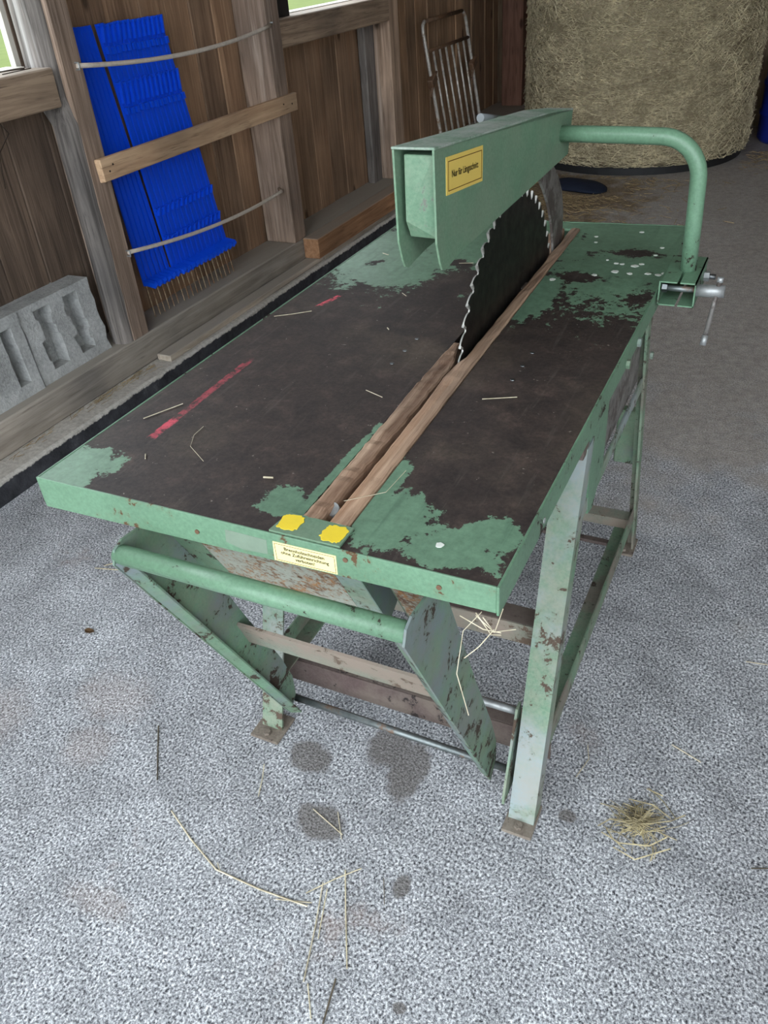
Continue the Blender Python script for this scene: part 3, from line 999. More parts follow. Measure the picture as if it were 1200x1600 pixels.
tag(tube('bale_mat', [(BX, BY, 0.0), (BX, BY, 0.05)], BR - 0.03, m_black, None, 64, False), 'black plastic base under the round hay bale', 'base')
# hay litter on the floor around the bale
items, items2 = [], []
for i in range(3600):
    d = random.random()
    x = random.gauss(-0.62, 0.36); y = 5.05 + random.gauss(0, 0.42)
    if random.random() < 0.3:
        aa = random.uniform(pi, 2 * pi); q = BR + abs(random.gauss(0, 0.16)); x, y = BX + q * cos(aa), BY + q * sin(aa)
    if (x - BX) ** 2 + (y - BY) ** 2 < (BR + 0.0) ** 2: continue
    if abs(x + 0.4) < 0.32 and abs(y - 5.28) < 0.24: continue
    a, l = random.uniform(0, pi), random.uniform(0.02, 0.10)
    z = random.uniform(0.002, 0.012)
    st3 = ([(x, y, z), (x + l * cos(a), y + l * sin(a), z + random.uniform(0, .008))], random.uniform(0.001, 0.0024))
    if y + l < 5.6: items.append(st3)
    elif x - l > BX + BR: items2.append(st3)
tag(strands('hay_litter', items2, m_litter, origin=(0.8, 6.2, 0)), 'thin strewn hay on the floor between the bale and the blue drum', 'hay', None, 'stuff')
tag(strands('hay_litter', items, m_litter, origin=(-0.4, 5.1, 0)), 'loose hay litter scattered on the floor before the bale', 'hay', None, 'stuff')
# navy plastic scrap beside the bale
V, Fq = [], []
n1, n2 = 22, 10
for i in range(n1 + 1):
    t = i / n1
    for k in range(n2 + 1):
        s = k / n2 * 2 - 1
        w = 0.14 * (1 - abs(2 * t - 1) ** 3) ** 0.6 + 0.004
        x = -0.62 + 0.44 * t + 0.04 * s * w
        y = 5.36 - 0.16 * t + s * w
        V.append((x, y, 0.012 + 0.045 * (1 - s * s) * (1 - (2 * t - 1) ** 2) + 0.004 * sin(7 * t + 3 * s)))
    if i:
        for k in range(n2):
            p = (i - 1) * (n2 + 1) + k
            Fq.append((p, p + 1, p + n2 + 2, p + n2 + 1))
o = meshobj('plastic_scrap', V, Fq, m_navy, smooth=True, origin=(-0.4, 5.28, 0))
so = o.modifiers.new('solid', 'SOLIDIFY'); so.thickness = 0.012
tag(o, 'flat navy blue plastic scrap on the floor before the hay bale', 'scrap')
# blue drum behind the bale
dr = empty('plastic_drum', (0.90, 6.95, 0), 'blue plastic drum half hidden behind the hay bale', 'drum')
V, Fq = [], []
prof = [(0.0, 0.0), (0.26, 0.0), (0.285, 0.03), (0.285, 0.19), (0.295, 0.20), (0.295, 0.225), (0.285, 0.235), (0.285, 0.40), (0.295, 0.41), (0.295, 0.435), (0.285, 0.445), (0.28, 0.60), (0.25, 0.625), (0.0, 0.625)]
ns = 32
for r, z in prof:
    for k in range(ns):
        V.append((0.90 + r * cos(2 * pi * k / ns), 6.95 + r * sin(2 * pi * k / ns), z))
for i in range(len(prof) - 1):
    for k in range(ns):
        k2 = (k + 1) % ns
        Fq.append((i * ns + k, i * ns + k2, (i + 1) * ns + k2, (i + 1) * ns + k))
meshobj('drum_body', V, Fq, m_drum, dr, smooth=True, origin=(0.9, 6.95, 0.3))
tube('bung', [(1.03, 6.95, 0.62), (1.03, 6.95, 0.645)], 0.035, m_black, dr, 16)

# ------------------------------------------------------------------ the table saw
H = 0.86
saw = empty('table_saw', (0.45, 0.75, 0), 'worn green firewood table saw with a large circular blade under a guard', 'table saw')
def xl(y): return 0.479 - 0.0198 * y
def xr(y): return 0.560 - 0.0237 * y
L_R, L_S = 1.585, 1.545      # back edge at the right and near the slot
Y0, Y1 = 0.048, 1.500
TH = 0.006
# table sheet with its slot, as one plate of quads
def sheet(cols):
    pass
def yb(x): return 1.525 + (1.585 - 1.525) * (x / 0.8)
bm = bmesh.new()
def addquad(p, z0, z1):
    vs = [bm.verts.new((q[0], q[1], z0)) for q in p] + [bm.verts.new((q[0], q[1], z1)) for q in p]
    n = len(p)
    bm.faces.new(vs[:n][::-1]); bm.faces.new(vs[n:])
    for i in range(n):
        j = (i + 1) % n
        bm.faces.new([vs[i], vs[j], vs[n + j], vs[n + i]])
addquad([(0, 0), (xl(0), 0), (xl(0), Y0), (xl(Y1), Y1), (xl(Y1), yb(xl(Y1))), (0, yb(0))], H - TH, H)
addquad([(xr(0), 0), (0.8, 0), (0.8, yb(0.8)), (xr(Y1), yb(xr(Y1))), (xr(Y1), Y1), (xr(0), Y0)], H - TH, H)
addquad([(xl(Y1), Y1), (xr(Y1), Y1), (xr(Y1), yb(xr(Y1))), (xl(Y1), yb(xl(Y1)))], H - TH, H)
top = bmobj('tabletop', bm, m_top, saw)
tag(top, 'rust-brown tabletop with flaking green paint')
# flanges
FZ = 0.052
hexa('front_flange', [(-0.003, -0.004, H - FZ - 0.006), (0.80, -0.004, H - FZ + 0.008), (0.80, 0.0, H - FZ + 0.008), (-0.003, 0.0, H - FZ - 0.006)],
     [(-0.003, -0.004, H + 0.001), (0.80, -0.004, H + 0.001), (0.80, 0.0, H + 0.001), (-0.003, 0.0, H + 0.001)], m_paint_edge, top, 0.001)
box('side_flange', (0.80, -0.004, H - 0.048), (0.804, yb(0.8), H + 0.001), m_paint_side, top, bevel=0.001)
box('side_flange', (-0.004, -0.004, H - 0.048), (0.0, yb(0.0), H + 0.001), m_paint_side, top, bevel=0.001)
hexa('back_flange', [(0, yb(0), H - 0.05), (0.8, yb(.8), H - 0.05), (0.8, yb(.8) + 0.004, H - 0.05), (0, yb(0) + 0.004, H - 0.05)],
     [(0, yb(0), H + .001), (0.8, yb(.8), H + .001), (0.8, yb(.8) + 0.004, H + .001), (0, yb(0) + 0.004, H + .001)], m_paint_side, top)
# plate bridging the slot at the front, with yellow warning patches
hexa('slot_plate', [(0.452, 0.001, H - 0.004), (0.569, 0.001, H - 0.004), (0.568, 0.047, H - 0.004), (0.458, 0.050, H - 0.004)],
     [(0.452, 0.001, H + 0.0035), (0.569, 0.001, H + 0.0035), (0.568, 0.047, H + 0.0035), (0.458, 0.050, H + 0.0035)], m_hood, top)
def ragged(name, cx, cy, rx, ry, z, mat, parent, n=36, rag=0.22, sq=0.55):
    pts = []
    for i in range(n):
        a = 2 * pi * i / n
        c, s = cos(a), sin(a)
        k = 1 + random.uniform(-rag, rag)
        pts.append((cx + rx * k * (abs(c) ** sq) * (1 if c > 0 else -1), cy + ry * k * (abs(s) ** sq) * (1 if s > 0 else -1)))
    V = [(cx, cy, z)] + [(p[0], p[1], z) for p in pts] + [(p[0], p[1], z - 0.001) for p in pts]
    Fq = [(0, 1 + i, 1 + (i + 1) % n) for i in range(n)] + [(1 + i, 1 + (i + 1) % n, 1 + n + (i + 1) % n, 1 + n + i) for i in range(n)]
    return meshobj(name, V, Fq, mat, parent, origin=(cx, cy, z))
ragged('yellow_patch', 0.474, 0.0275, 0.018, 0.018, H + 0.0042, m_yellow, top, rag=0.10)
ragged('yellow_patch', 0.548, 0.024, 0.018, 0.0185, H + 0.0042, m_yellow, top, rag=0.10)
# wooden inserts in the slot
def insert(fl, fr, y0, y1, n=44, rag=0.0012, tip=None):
    V, Fq = [], []
    for i in range(n + 1):
        y = y0 + (y1 - y0) * i / n
        a, b = fl(y) + random.uniform(-rag, rag), fr(y) + random.uniform(-rag, rag)
        z = H + 0.003 + random.uniform(-0.0012, 0.0012)
        m = (a + b) / 2
        V += [(a, y, H - 0.045), (a, y, z - 0.002), (a + 0.003, y, z), (m, y, z + random.uniform(-.001, .0015)), (b - 0.003, y, z), (b, y, z - 0.003), (b, y, H - 0.045)]
        if i:
            p, q = (i - 1) * 7, i * 7
            for k in range(7): Fq.append((p + k, p + (k + 1) % 7, q + (k + 1) % 7, q + k))
    Fq += [tuple(range(7)), tuple(n * 7 + k for k in range(7))]
    return meshobj('wood_insert', V, Fq, m_insert, top, origin=((fl(y0) + fr(y1)) / 2, (y0 + y1) / 2, H))
def cen(y): return 0.5165 - 0.0195 * y
def ss(a, b, t):
    t = max(0, min(1, (t - a) / (b - a)))
    return t * t * (3 - 2 * t)
def gap(y): return 0.0072 - 0.0042 * ss(0.1, 0.42, y)
insert(lambda y: xl(y) + 0.0015 + 0.002 * sin(9 * y), lambda y: cen(y) - gap(y) + 0.002 - 0.020 * ss(0.58, 0.70, y), Y0, 0.695)
insert(lambda y: cen(y) + gap(y) + 0.003 - 0.004 * ss(0.45, 0.53, y) + 0.010 * ss(0.57, 0.66, y), lambda y: xr(y) - 0.0015, Y0, Y1 - 0.002)
insert(lambda y: xl(y) + 0.0015, lambda y: cen(y) - 0.006, 1.36, Y1 - 0.002, 8)
tube('slot_pin', [(0.509, 0.098, H - 0.02), (0.509, 0.088, H - 0.004)], 0.011, m_bright, top, 14)
# rivets and droplets on the sheet
for xx in (0.385, 0.634):
    for yy in (0.570, 0.633, 0.695):
        o = tube('rivet', [(xx, yy, H - 0.001), (xx, yy, H + 0.0018)], 0.0045, m_steel, top, 8)
        o.scale = (1.0, 0.8, 1.0)
for i, (dx, dy, ds) in enumerate([(0.558, 1.105, 1.3), (0.645, 1.158, 1.1), (0.686, 1.191, 1.5), (0.722, 1.186, 1.1), (0.762, 1.195, 1.2), (0.786, 1.192, 1.1), (0.797, 1.205, 1.0),
                                 (0.676, 1.25, .9), (0.691, 1.248, .9), (0.723, 1.241, 1.5), (0.735, 1.258, 1.0), (0.687, 1.509, 1.0), (0.58, 1.447, .8), (0.59, 1.40, .7), (0.698, 0.055, 1.0), (0.65, 1.27, .6), (0.755, 1.33, .8), (0.76, 1.39, .9)]):
    ragged('droplet', dx, dy, 0.006 * ds, 0.0055 * ds, H + 0.0012, m_white, top, 14, 0.2, 1.0)
# pale trace of an old sticker and the front sticker
def quad(name, pts, nrm, th, mat, parent):
    n = Vector(nrm).normalized() * th
    return hexa(name, [tuple(Vector(p)) for p in pts], [tuple(Vector(p) + n) for p in pts], mat, parent)
fy = -0.004
quad('sticker', [(0.459, fy, H - 0.012), (0.564, fy, H - 0.011), (0.563, fy, H - 0.045), (0.457, fy, H - 0.047)], (0, -1, 0), 0.0008, m_sticker2, top)
for a, b in (((0.4615, -0.0145), (0.5615, -0.0135)), ((0.4605, -0.0443), (0.5605, -0.0425))):
    quad('sticker_line', [(a[0], fy - 0.0006, H + a[1]), (b[0], fy - 0.0006, H + b[1]), (b[0], fy - 0.0006, H + b[1] - 0.0007), (a[0], fy - 0.0006, H + a[1] - 0.0007)], (0, -1, 0), 0.0004, m_brownline, top)
for xx in (0.4612, 0.5605):
    quad('sticker_line', [(xx, fy - 0.0006, H - 0.0145), (xx + .0007, fy - 0.0006, H - 0.0145), (xx + .0007, fy - 0.0006, H - 0.0435), (xx, fy - 0.0006, H - 0.0435)], (0, -1, 0), 0.0004, m_brownline, top)
text_mesh('lettering', 'Brennholzschneiden\nohne Zuführeinrichtung\nverboten!', 0.0215, m_print, (0.511, fy - 0.0013, H - 0.0285), (1, 0, 0.006), (0, 0, 1), top, 0.080, 0.012)
ragged_y = [(0.375, -0.012), (0.448, -0.013), (0.446, -0.040), (0.40, -0.043), (0.372, -0.036)]
quad('sticker_residue', [(p[0], fy, H + p[1]) for p in ragged_y], (0, -1, 0), 0.0003, m_residue, top)
for (xx, zz) in ((0.579, -0.014), (0.32, -0.03), (0.72, -0.022)):
    tube('rivet', [(xx, fy, H + zz), (xx, fy - 0.002, H + zz)], 0.004, m_rusty_bar, top, 8)

# blade
bc, bR, bx = (0.4975, 0.967, 0.72), 0.358, 0.4985
NT = 56
prof = []
for i in range(NT):
    a0 = 2 * pi * i / NT
    st_ = 2 * pi / NT
    for t, r in ((0.0, bR + 0.013), (0.22, bR + 0.0125), (0.45, bR + 0.009), (0.66, bR + 0.003), (0.84, bR - 0.006), (0.95, bR - 0.006)):
        prof.append((a0 - t * st_, r))
def bpt(a, r, x): return (x - 0.0195 * (bc[1] + r * cos(a) - 0.967), bc[1] + r * cos(a), bc[2] + r * sin(a))
npf = len(prof)
order = sorted(prof, key=lambda q: q[0])
V = [bpt(a, r, bx - 0.0016) for a, r in order] + [bpt(a, r, bx + 0.0016) for a, r in order]
V += [bpt(0, 0, bx - 0.0016), bpt(0, 0, bx + 0.0016)]
Fq = []
for i in range(npf):
    j = (i + 1) % npf
    Fq += [(i, j, npf + j, npf + i), (i, j, 2 * npf), (npf + i, npf + j, 2 * npf + 1)]
blade = meshobj('saw_blade', V, Fq, m_blade, saw, origin=bc)
blade.data.materials.append(m_tip_lit_edge)
for p in blade.data.polygons:
    if len(p.vertices) == 4: p.material_index = 1  # edge faces coloured pale: light catching the rim is painted in
tag(blade, 'dark circular saw blade with bright tips and a lit edge painted in')
V, Fq = [], []
for i in range(NT):
    a0 = 2 * pi * i / NT
    da = 0.0030 / bR
    c = [(a0 + da * .4, bR + 0.0135), (a0 - da * 1.5, bR + 0.0125), (a0 - da * 0.8, bR - 0.002), (a0 + da * .4, bR - 0.002)]
    o_ = len(V)
    V += [bpt(a, r, bx - 0.0024) for a, r in c] + [bpt(a, r, bx + 0.0024) for a, r in c]
    Fq += [tuple(o_ + k for k in q) for q in [(0, 1, 2, 3), (4, 5, 6, 7), (0, 1, 5, 4), (1, 2, 6, 5), (2, 3, 7, 6), (3, 0, 4, 7)]]
tag(meshobj('carbide_tips', V, Fq, m_tip_lit_edge, blade, origin=bc), None, None, None, 'stuff')
tube('arbor_flange', [(bx - 0.02, bc[1], bc[2]), (bx + 0.02, bc[1], bc[2])], 0.06, m_steel, blade, 24)
# riving knife
outer = [(1.225, 1.115), (1.30, 1.072), (1.36, 1.030), (1.402, 0.985), (1.425, 0.935), (1.430, 0.885), (1.415, 0.80)]
inner = [(1.155, 1.085), (1.225, 1.030), (1.275, 0.980), (1.312, 0.925), (1.335, 0.870), (1.342, 0.84), (1.345, 0.80)]
def kx(y): return bx - 0.0195 * (y - 0.967)
V = [(kx(p[0]) - .003, *p) for p in outer] + [(kx(p[0]) - .003, *p) for p in inner] + [(kx(p[0]) + .003, *p) for p in outer] + [(kx(p[0]) + .003, *p) for p in inner]
no = len(outer)
Fq = []
for i in range(no - 1):
    Fq += [(i, i + 1, no + i + 1, no + i), (2 * no + i, 2 * no + i + 1, 3 * no + i + 1, 3 * no + i), (i, i + 1, 2 * no + i + 1, 2 * no + i), (no + i, no + i + 1, 3 * no + i + 1, 3 * no + i)]
Fq += [(0, no, 3 * no, 2 * no), (no - 1, 2 * no - 1, 4 * no - 1, 3 * no - 1)]
tag(meshobj('riving_knife', V, Fq, m_knife, saw, origin=(bx, 1.35, 0.95)), 'curved dark grey steel riving knife')

# guard (hood)
def hx(y, s): # left and right face along its length
    return (0.469 + (y - 0.455) * 0.017, 0.540 + (y - 0.455) * 0.005)[s]
side = [(0.455, 1.284), (0.455, 1.142), (0.466, 1.108), (0.474, 1.094), (0.486, 1.089), (0.505, 1.092), (0.56, 1.098), (1.243, 1.111), (1.266, 1.2), (1.10, 1.2235)]
def hood_side(s):
    t = 0.0035
    a = [(hx(p[0], s), *p) for p in side]
    b = [(q[0] + (t if s == 0 else -t), q[1], q[2]) for q in a]
    return hexa('guard_side', a, b, m_hood, guard)
gt = [(hx(0.455, 0) - .002, 0.455, 1.284), (hx(0.455, 1) + .001, 0.455, 1.284), (hx(1.10, 1) + .001, 1.10, 1.2235), (hx(1.266, 1) + .001, 1.266, 1.2), (hx(1.266, 0), 1.266, 1.2), (hx(1.10, 0) - .002, 1.10, 1.2235)]
guard = hexa('blade_guard', gt, [(p[0], p[1], p[2] + 0.004) for p in gt], m_hood_top, saw, 0.001)
hood_side(0); hood_side(1)
tag(guard, 'long green sheet-metal blade guard')
gq = [(hx(1.262, 0), 1.262, 1.2), (hx(1.262, 1), 1.262, 1.2), (hx(1.24, 1), 1.24, 1.112), (hx(1.24, 0), 1.24, 1.112)]
hexa('end_plate', gq, [(p[0], p[1] - 0.004, p[2]) for p in gq], m_hood, guard)
hexa('end_block', [(0.4835, 0.466, 1.275), (0.5345, 0.466, 1.274), (0.535, 0.464, 1.172), (0.534, 0.476, 1.143), (0.4835, 0.476, 1.145), (0.4835, 0.464, 1.174)],
     [(0.4835, 0.56, 1.27), (0.5345, 0.56, 1.27), (0.5345, 0.56, 1.172), (0.5345, 0.56, 1.143), (0.4835, 0.56, 1.145), (0.4835, 0.56, 1.174)], m_block_mint, guard, 0.0015)
def hs(y, z, d=0.0): return (hx(y, 1) + d, y, z)
def stk(name, pts, d, th, mat): return quad(name, [hs(p[0], p[1], d) for p in pts], (1, 0, 0), th, mat, guard)
stk('sticker', [(0.500, 1.2645), (0.667, 1.248), (0.664, 1.190), (0.497, 1.207)], 0.0, 0.001, m_sticker)
def fr(u, w): # sticker coordinates
    y0_, z0_ = 0.500 - 0.003 * w, 1.2645 - 0.0575 * w
    y1_, z1_ = 0.667 - 0.003 * w, 1.248 - 0.058 * w
    return (y0_ + (y1_ - y0_) * u, z0_ + (z1_ - z0_) * u)
for u0, w0, u1, w1 in ((0.05, 0.115, 0.965, 0.135), (0.05, 0.885, 0.965, 0.905), (0.045, 0.115, 0.053, 0.905), (0.957, 0.115, 0.965, 0.905)):
    stk('sticker_line', [fr(u0, w0), fr(u1, w0), fr(u1, w1), fr(u0, w1)], 0.0009, 0.0005, m_brownline)
tc_ = fr(0.495, 0.50)
text_mesh('lettering', 'Nur für Längsschnitt', 0.0145, m_print, (hx(tc_[0], 1) + 0.0018, tc_[0], tc_[1]), (0, 1, -0.099), (0, -0.05, 1), guard, 0.122, 0.012)
tube('guard_bolt', [(hx(0.92, 0) - 0.035, 0.930, 1.243), (hx(0.92, 0) - 0.028, 1.03, 1.222)], 0.0085, m_knob, guard, 12)
box('bolt_lug', (hx(1.0, 0) - 0.045, 0.985, 1.20), (hx(1.0, 0) + 0.002, 1.015, 1.232), m_hood, guard, bevel=0.002)

# guard arm
ax, ay, az, ar, br_ = 0.850, 1.150, 1.170, 0.0175, 0.085
pts = [(0.538, ay + 0.03, az - 0.004), (0.60, ay + 0.02, az - 0.002), (0.70, ay + 0.006, az), (ax - br_, ay, az)]
pts += [(ax - br_ + br_ * sin(t), ay, az - br_ + br_ * cos(t)) for t in [pi / 2 * i / 10 for i in range(1, 10)]]
pts += [(ax, ay, az - br_), (ax + 0.003, ay, 1.0), (ax + 0.006, ay, 0.868)]
tag(tube('guard_arm', pts, ar, m_tube, saw, 20), 'bent mint green tube arm')
# clamp at the table edge
cl = box('clamp_tube', (0.810, 1.065, 0.8895), (0.846, 1.245, 0.8925), m_paint_side, saw)
tag(cl, 'square clamp tube at the table edge')
box('clamp_wall', (0.852, 1.065, 0.8895), (0.886, 1.245, 0.8925), m_paint_side, cl)
box('clamp_wall', (0.808, 1.065, 0.838), (0.811, 1.245, 0.8925), m_paint_side, cl)
box('clamp_wall', (0.883, 1.065, 0.838), (0.886, 1.245, 0.8925), m_paint_side, cl)
box('clamp_wall', (0.808, 1.065, 0.838), (0.846, 1.245, 0.841), m_paint_side, cl)
box('clamp_wall', (0.852, 1.065, 0.838), (0.886, 1.245, 0.841), m_paint_side, cl)
tube('clamp_screw', [(0.815, 1.078, 0.874), (0.89, 1.078, 0.874)], 0.0065, m_rod, cl, 12)
tube('screw_head', [(0.814, 1.078, 0.874), (0.825, 1.078, 0.874)], 0.0105, m_steel, cl, 6, False)
tube('screw_sleeve', [(0.886, 1.078, 0.8735), (0.944, 1.078, 0.876)], 0.0135, m_bright, cl, 18)
tube('tommy_bar', [(0.931, 1.082, 0.902), (0.928, 1.07, 0.86), (0.920, 1.045, 0.77)], 0.0055, m_knife, cl, 10)
tube('tommy_bar_end', [(0.9215, 1.05, 0.785), (0.9195, 1.043, 0.764)], 0.007, m_bright, cl, 10)
tube('tommy_bar_end', [(0.9315, 1.083, 0.905), (0.931, 1.081, 0.894)], 0.0068, m_bright, cl, 10)
tube('clamp_bolt', [(0.886, 1.205, 0.862), (0.912, 1.205, 0.862)], 0.006, m_steel, cl, 10)
tube('clamp_nut', [(0.8865, 1.205, 0.862), (0.898, 1.205, 0.862)], 0.0115, m_bright, cl, 6, False)

# frame: legs of angle iron
def angle_leg(x, y0, y1, z1, sx, sy, mat, wx=0.055, wy=0.05, z0=0.006, lx=0.0):
    t = 0.006
    def sec(y, z, xo):
        q = [(0, 0), (-sx * wx, 0), (-sx * wx, sy * t), (-sx * t, sy * t), (-sx * t, sy * wy), (0, sy * wy)]
        return [(x + xo + a, y + b, z) for a, b in q]
    return hexa('leg', sec(y0, z0, 0), sec(y1, z1, lx), mat, saw)
def foot(leg, x0, x1, y0, y1):
    box('foot_plate', (x0, y0, 0.0), (x1, y1, 0.008), m_foot, leg, bevel=0.002)
    tube('anchor_bolt', [((x0 + x1) / 2, y0 + 0.018, 0.006), ((x0 + x1) / 2, y0 + 0.018, 0.016)], 0.009, m_foot, leg, 6, False)
fl = angle_leg(0.802, 0.245, 0.485, 0.79, 1, 1, m_leg); foot(fl, 0.742, 0.806, 0.212, 0.30)
f2 = angle_leg(0.118, 0.262, 0.49, 0.79, -1, 1, m_leg); foot(f2, 0.105, 0.182, 0.225, 0.31)
b1 = angle_leg(0.802, 1.285, 1.06, 0.81, 1, -1, m_rail_paint, wx=0.022, wy=0.035, lx=0.0); foot(b1, 0.745, 0.806, 1.22, 1.31)
b2 = angle_leg(0.118, 1.285, 1.06, 0.79, -1, -1, m_rail_paint); foot(b2, 0.115, 0.175, 1.22, 1.31)
def rail(name, lo, hi, mat): return box(name, lo, hi, mat, saw, bevel=0.001)
# lower side rails
for xx, s in ((0.798, -1), (0.12, 1)):
    a, b = sorted((xx, xx + s * 0.005))
    rail('side_rail', (a, 0.30, 0.135), (b, 1.25, 0.185), m_rail_paint)
    a, b = sorted((xx, xx + s * 0.045))
    rail('side_rail_flange', (a, 0.31, 0.130), (b, 1.24, 0.135), m_rail_paint)
    a, b = sorted((xx, xx + s * 0.006))
    rail('upper_rail', (a, 0.46, 0.622), (b, 1.12, 0.652), m_leg)
    a, b = sorted((xx - s * 0.001, xx + s * 0.004))
    prism('gusset', [(0.505, 0.815), (0.66, 0.815), (0.655, 0.66), (0.585, 0.60), (0.545, 0.61)], 'x', a, b, m_paint_side, saw)
    a, b = sorted((xx + s * 0.012, xx + s * 0.016))
    rail('side_panel', (a, 0.655, 0.65), (b, 1.06, 0.845), m_knife)
for yy in (0.78, 0.89):
    tube('flange_bolt', [(0.803, yy, 0.822), (0.811, yy, 0.822)], 0.010, m_leg, saw, 6, False)
tube('flange_bolt', [(0.803, 0.20, 0.83), (0.8055, 0.20, 0.83)], 0.005, m_leg, saw, 8)
tube('flange_bolt', [(0.803, 1.10, 0.70), (0.810, 1.10, 0.70)], 0.009, m_leg, saw, 6, False)
# cross members
rail('cross_beam', (0.12, 0.385, 0.055), (0.795, 0.39, 0.125), m_darkbeam)
rail('cross_beam_flange', (0.12, 0.39, 0.120), (0.795, 0.445, 0.125), m_darkbeam)
rail('cross_beam', (0.12, 1.17, 0.135), (0.798, 1.175, 0.165), m_dusty)
rail('cross_beam_flange', (0.12, 1.175, 0.160), (0.798, 1.215, 0.165), m_dusty)
rail('cross_beam', (0.12, 0.400, 0.365), (0.790, 0.405, 0.415), m_dusty)
rail('cross_beam_flange', (0.12, 0.405, 0.410), (0.790, 0.455, 0.415), m_darkbeam)
rail('top_beam', (0.0, 0.46, 0.78), (0.80, 0.50, 0.854), m_darkbeam)
rail('top_beam', (0.0, 1.05, 0.78), (0.80, 1.09, 0.854), m_darkbeam)
# drive motor below the table
mo = tube('motor', [(0.22, 1.0, 0.40), (0.46, 1.0, 0.40)], 0.10, m_rail_paint, saw, 28)
tag(mo, 'dull green electric motor below the table')
for i in range(12):
    a = 2 * pi * i / 12
    box('cooling_fin', (0.25, 1.0 + 0.104 * cos(a) - 0.004, 0.40 + 0.104 * sin(a) - 0.004), (0.43, 1.0 + 0.104 * cos(a) + 0.004, 0.40 + 0.104 * sin(a) + 0.004), m_rail_paint, mo)
box('switch_box', (0.725, 1.20, 0.33), (0.785, 1.235, 0.49), m_cradle, mo, bevel=0.004)
rail('motor_bracket', (0.20, 0.98, 0.135), (0.48, 1.02, 0.32), m_darkbeam)
rail('motor_shelf', (0.12, 0.93, 0.125), (0.52, 1.12, 0.133), m_darkbeam)
rail('shelf_strut', (0.12, 1.10, 0.115), (0.795, 1.12, 0.125), m_darkbeam)
# blade housing below the table
prism('lower_housing', [(0.56, 0.845), (0.56, 0.60), (0.72, 0.36), (0.97, 0.30), (1.22, 0.40), (1.36, 0.62), (1.36, 0.845)], 'x', 0.440, 0.448, m_knife, saw)
prism('lower_housing', [(0.56, 0.845), (0.56, 0.60), (0.72, 0.36), (0.97, 0.30), (1.22, 0.40), (1.36, 0.62), (1.36, 0.845)], 'x', 0.552, 0.560, m_knife, saw)

# ------------------------------------------------------------------ feed cradle in front (part of the saw)
pl_yz = [(0.02, 0.800), (-0.038, 0.806), (-0.058, 0.798), (-0.068, 0.775), (0.285, 0.055), (0.318, 0.090), (0.318, 0.15), (0.29, 0.235), (0.2, 0.446), (0.09, 0.725), (0.06, 0.80)]
def plate(x0, x1): return prism('cradle_plate', pl_yz, 'x', x0, x1, m_cradle, saw)
pL = plate(0.188, 0.192); pR = plate(0.690, 0.694)
def lip(x, s, par):
    a = [(x, -0.068, 0.775), (x, 0.285, 0.055), (x + s * 0.024, 0.300, 0.050), (x + s * 0.024, -0.052, 0.772)]
    hexa('folded_lip', a, [(p[0], p[1] + 0.003, p[2] + 0.002) for p in a], m_cradle, par)
lip(0.188, 1, pL); lip(0.690, -1, pR)
tag(tube('handle_bar', [(0.186, -0.048, 0.783), (0.690, -0.048, 0.783)], 0.0165, m_tube, saw, 18), 'mint green round handle bar')
# sloping sheets between the plates, with a gap for the blade
def slope(x0, x1, mat, y0=0.030, z0=0.812, y1=0.135, z1=0.600, nm='cradle_sheet'):
    a = [(x0, y0, z0), (x1, y0, z0), (x1, y1, z1), (x0, y1, z1)]
    return hexa(nm, a, [(p[0], p[1] + 0.003, p[2] + 0.002) for p in a], mat, saw)
slope(0.192, 0.255, m_cradle)
slope(0.256, 0.515, m_rusty)
slope(0.516, 0.560, m_leg)
prism('sheet_flange', [(0.030, 0.812), (0.135, 0.60), (0.19, 0.63), (0.09, 0.812)], 'x', 0.560, 0.563, m_cradle, saw)
prism('sheet_flange', [(0.030, 0.812), (0.135, 0.60), (0.19, 0.63), (0.09, 0.812)], 'x', 0.612, 0.615, m_cradle, saw)
slope(0.612, 0.690, m_rusty)
# flat cross bar and pivot
a = [(0.190, 0.172, 0.440), (0.690, 0.172, 0.440), (0.690, 0.198, 0.368), (0.190, 0.198, 0.368)]
hexa('cradle_bar', a, [(p[0], p[1] + 0.006, p[2] + 0.002) for p in a], m_dusty, saw)
tag(tube('pivot_rod', [(0.185, 0.318, 0.075), (0.752, 0.318, 0.067)], 0.0085, m_rod, saw, 12), 'bare steel pivot rod')
tube('pivot_nut', [(0.748, 0.318, 0.067), (0.772, 0.318, 0.067)], 0.0125, m_steel, saw, 12)
tube('lever_rod', [(0.60, 0.335, 0.238), (0.735, 0.335, 0.238)], 0.0085, m_bright, saw, 12)
lv = [(0.338, 0.256), (0.318, 0.254), (0.262, 0.075), (0.248, 0.060), (0.262, 0.036), (0.30, 0.045), (0.332, 0.075), (0.348, 0.20)]
prism('lever_plate', [(0.345, 0.258), (0.322, 0.258), (0.245, 0.075), (0.242, 0.050), (0.270, 0.050), (0.335, 0.055), (0.345, 0.10)], 'x', 0.733, 0.738, m_leg, saw)
prism('brace_plate', [(0.20, 0.45), (0.23, 0.45), (0.34, 0.20), (0.31, 0.20)], 'x', 0.60, 0.604, m_darkbeam, saw)
# red-brown guide plate inside
hexa('guide_plate', [(0.60, 0.08, 0.66), (0.66, 0.08, 0.66), (0.66, 0.20, 0.43), (0.63, 0.20, 0.43)], [(0.60, 0.084, 0.662), (0.66, 0.084, 0.662), (0.66, 0.204, 0.432), (0.63, 0.204, 0.432)], m_darkbeam, saw)

# ------------------------------------------------------------------ straw and small litter
def stalk(name, pts, r, mat, label, cat, group):
    v, f = tube_data(pts, r * 0.78, 5)
    o = meshobj(name, v, f, mat, origin=tuple(Vector(pts[0])))
    return tag(o, label, cat, group)

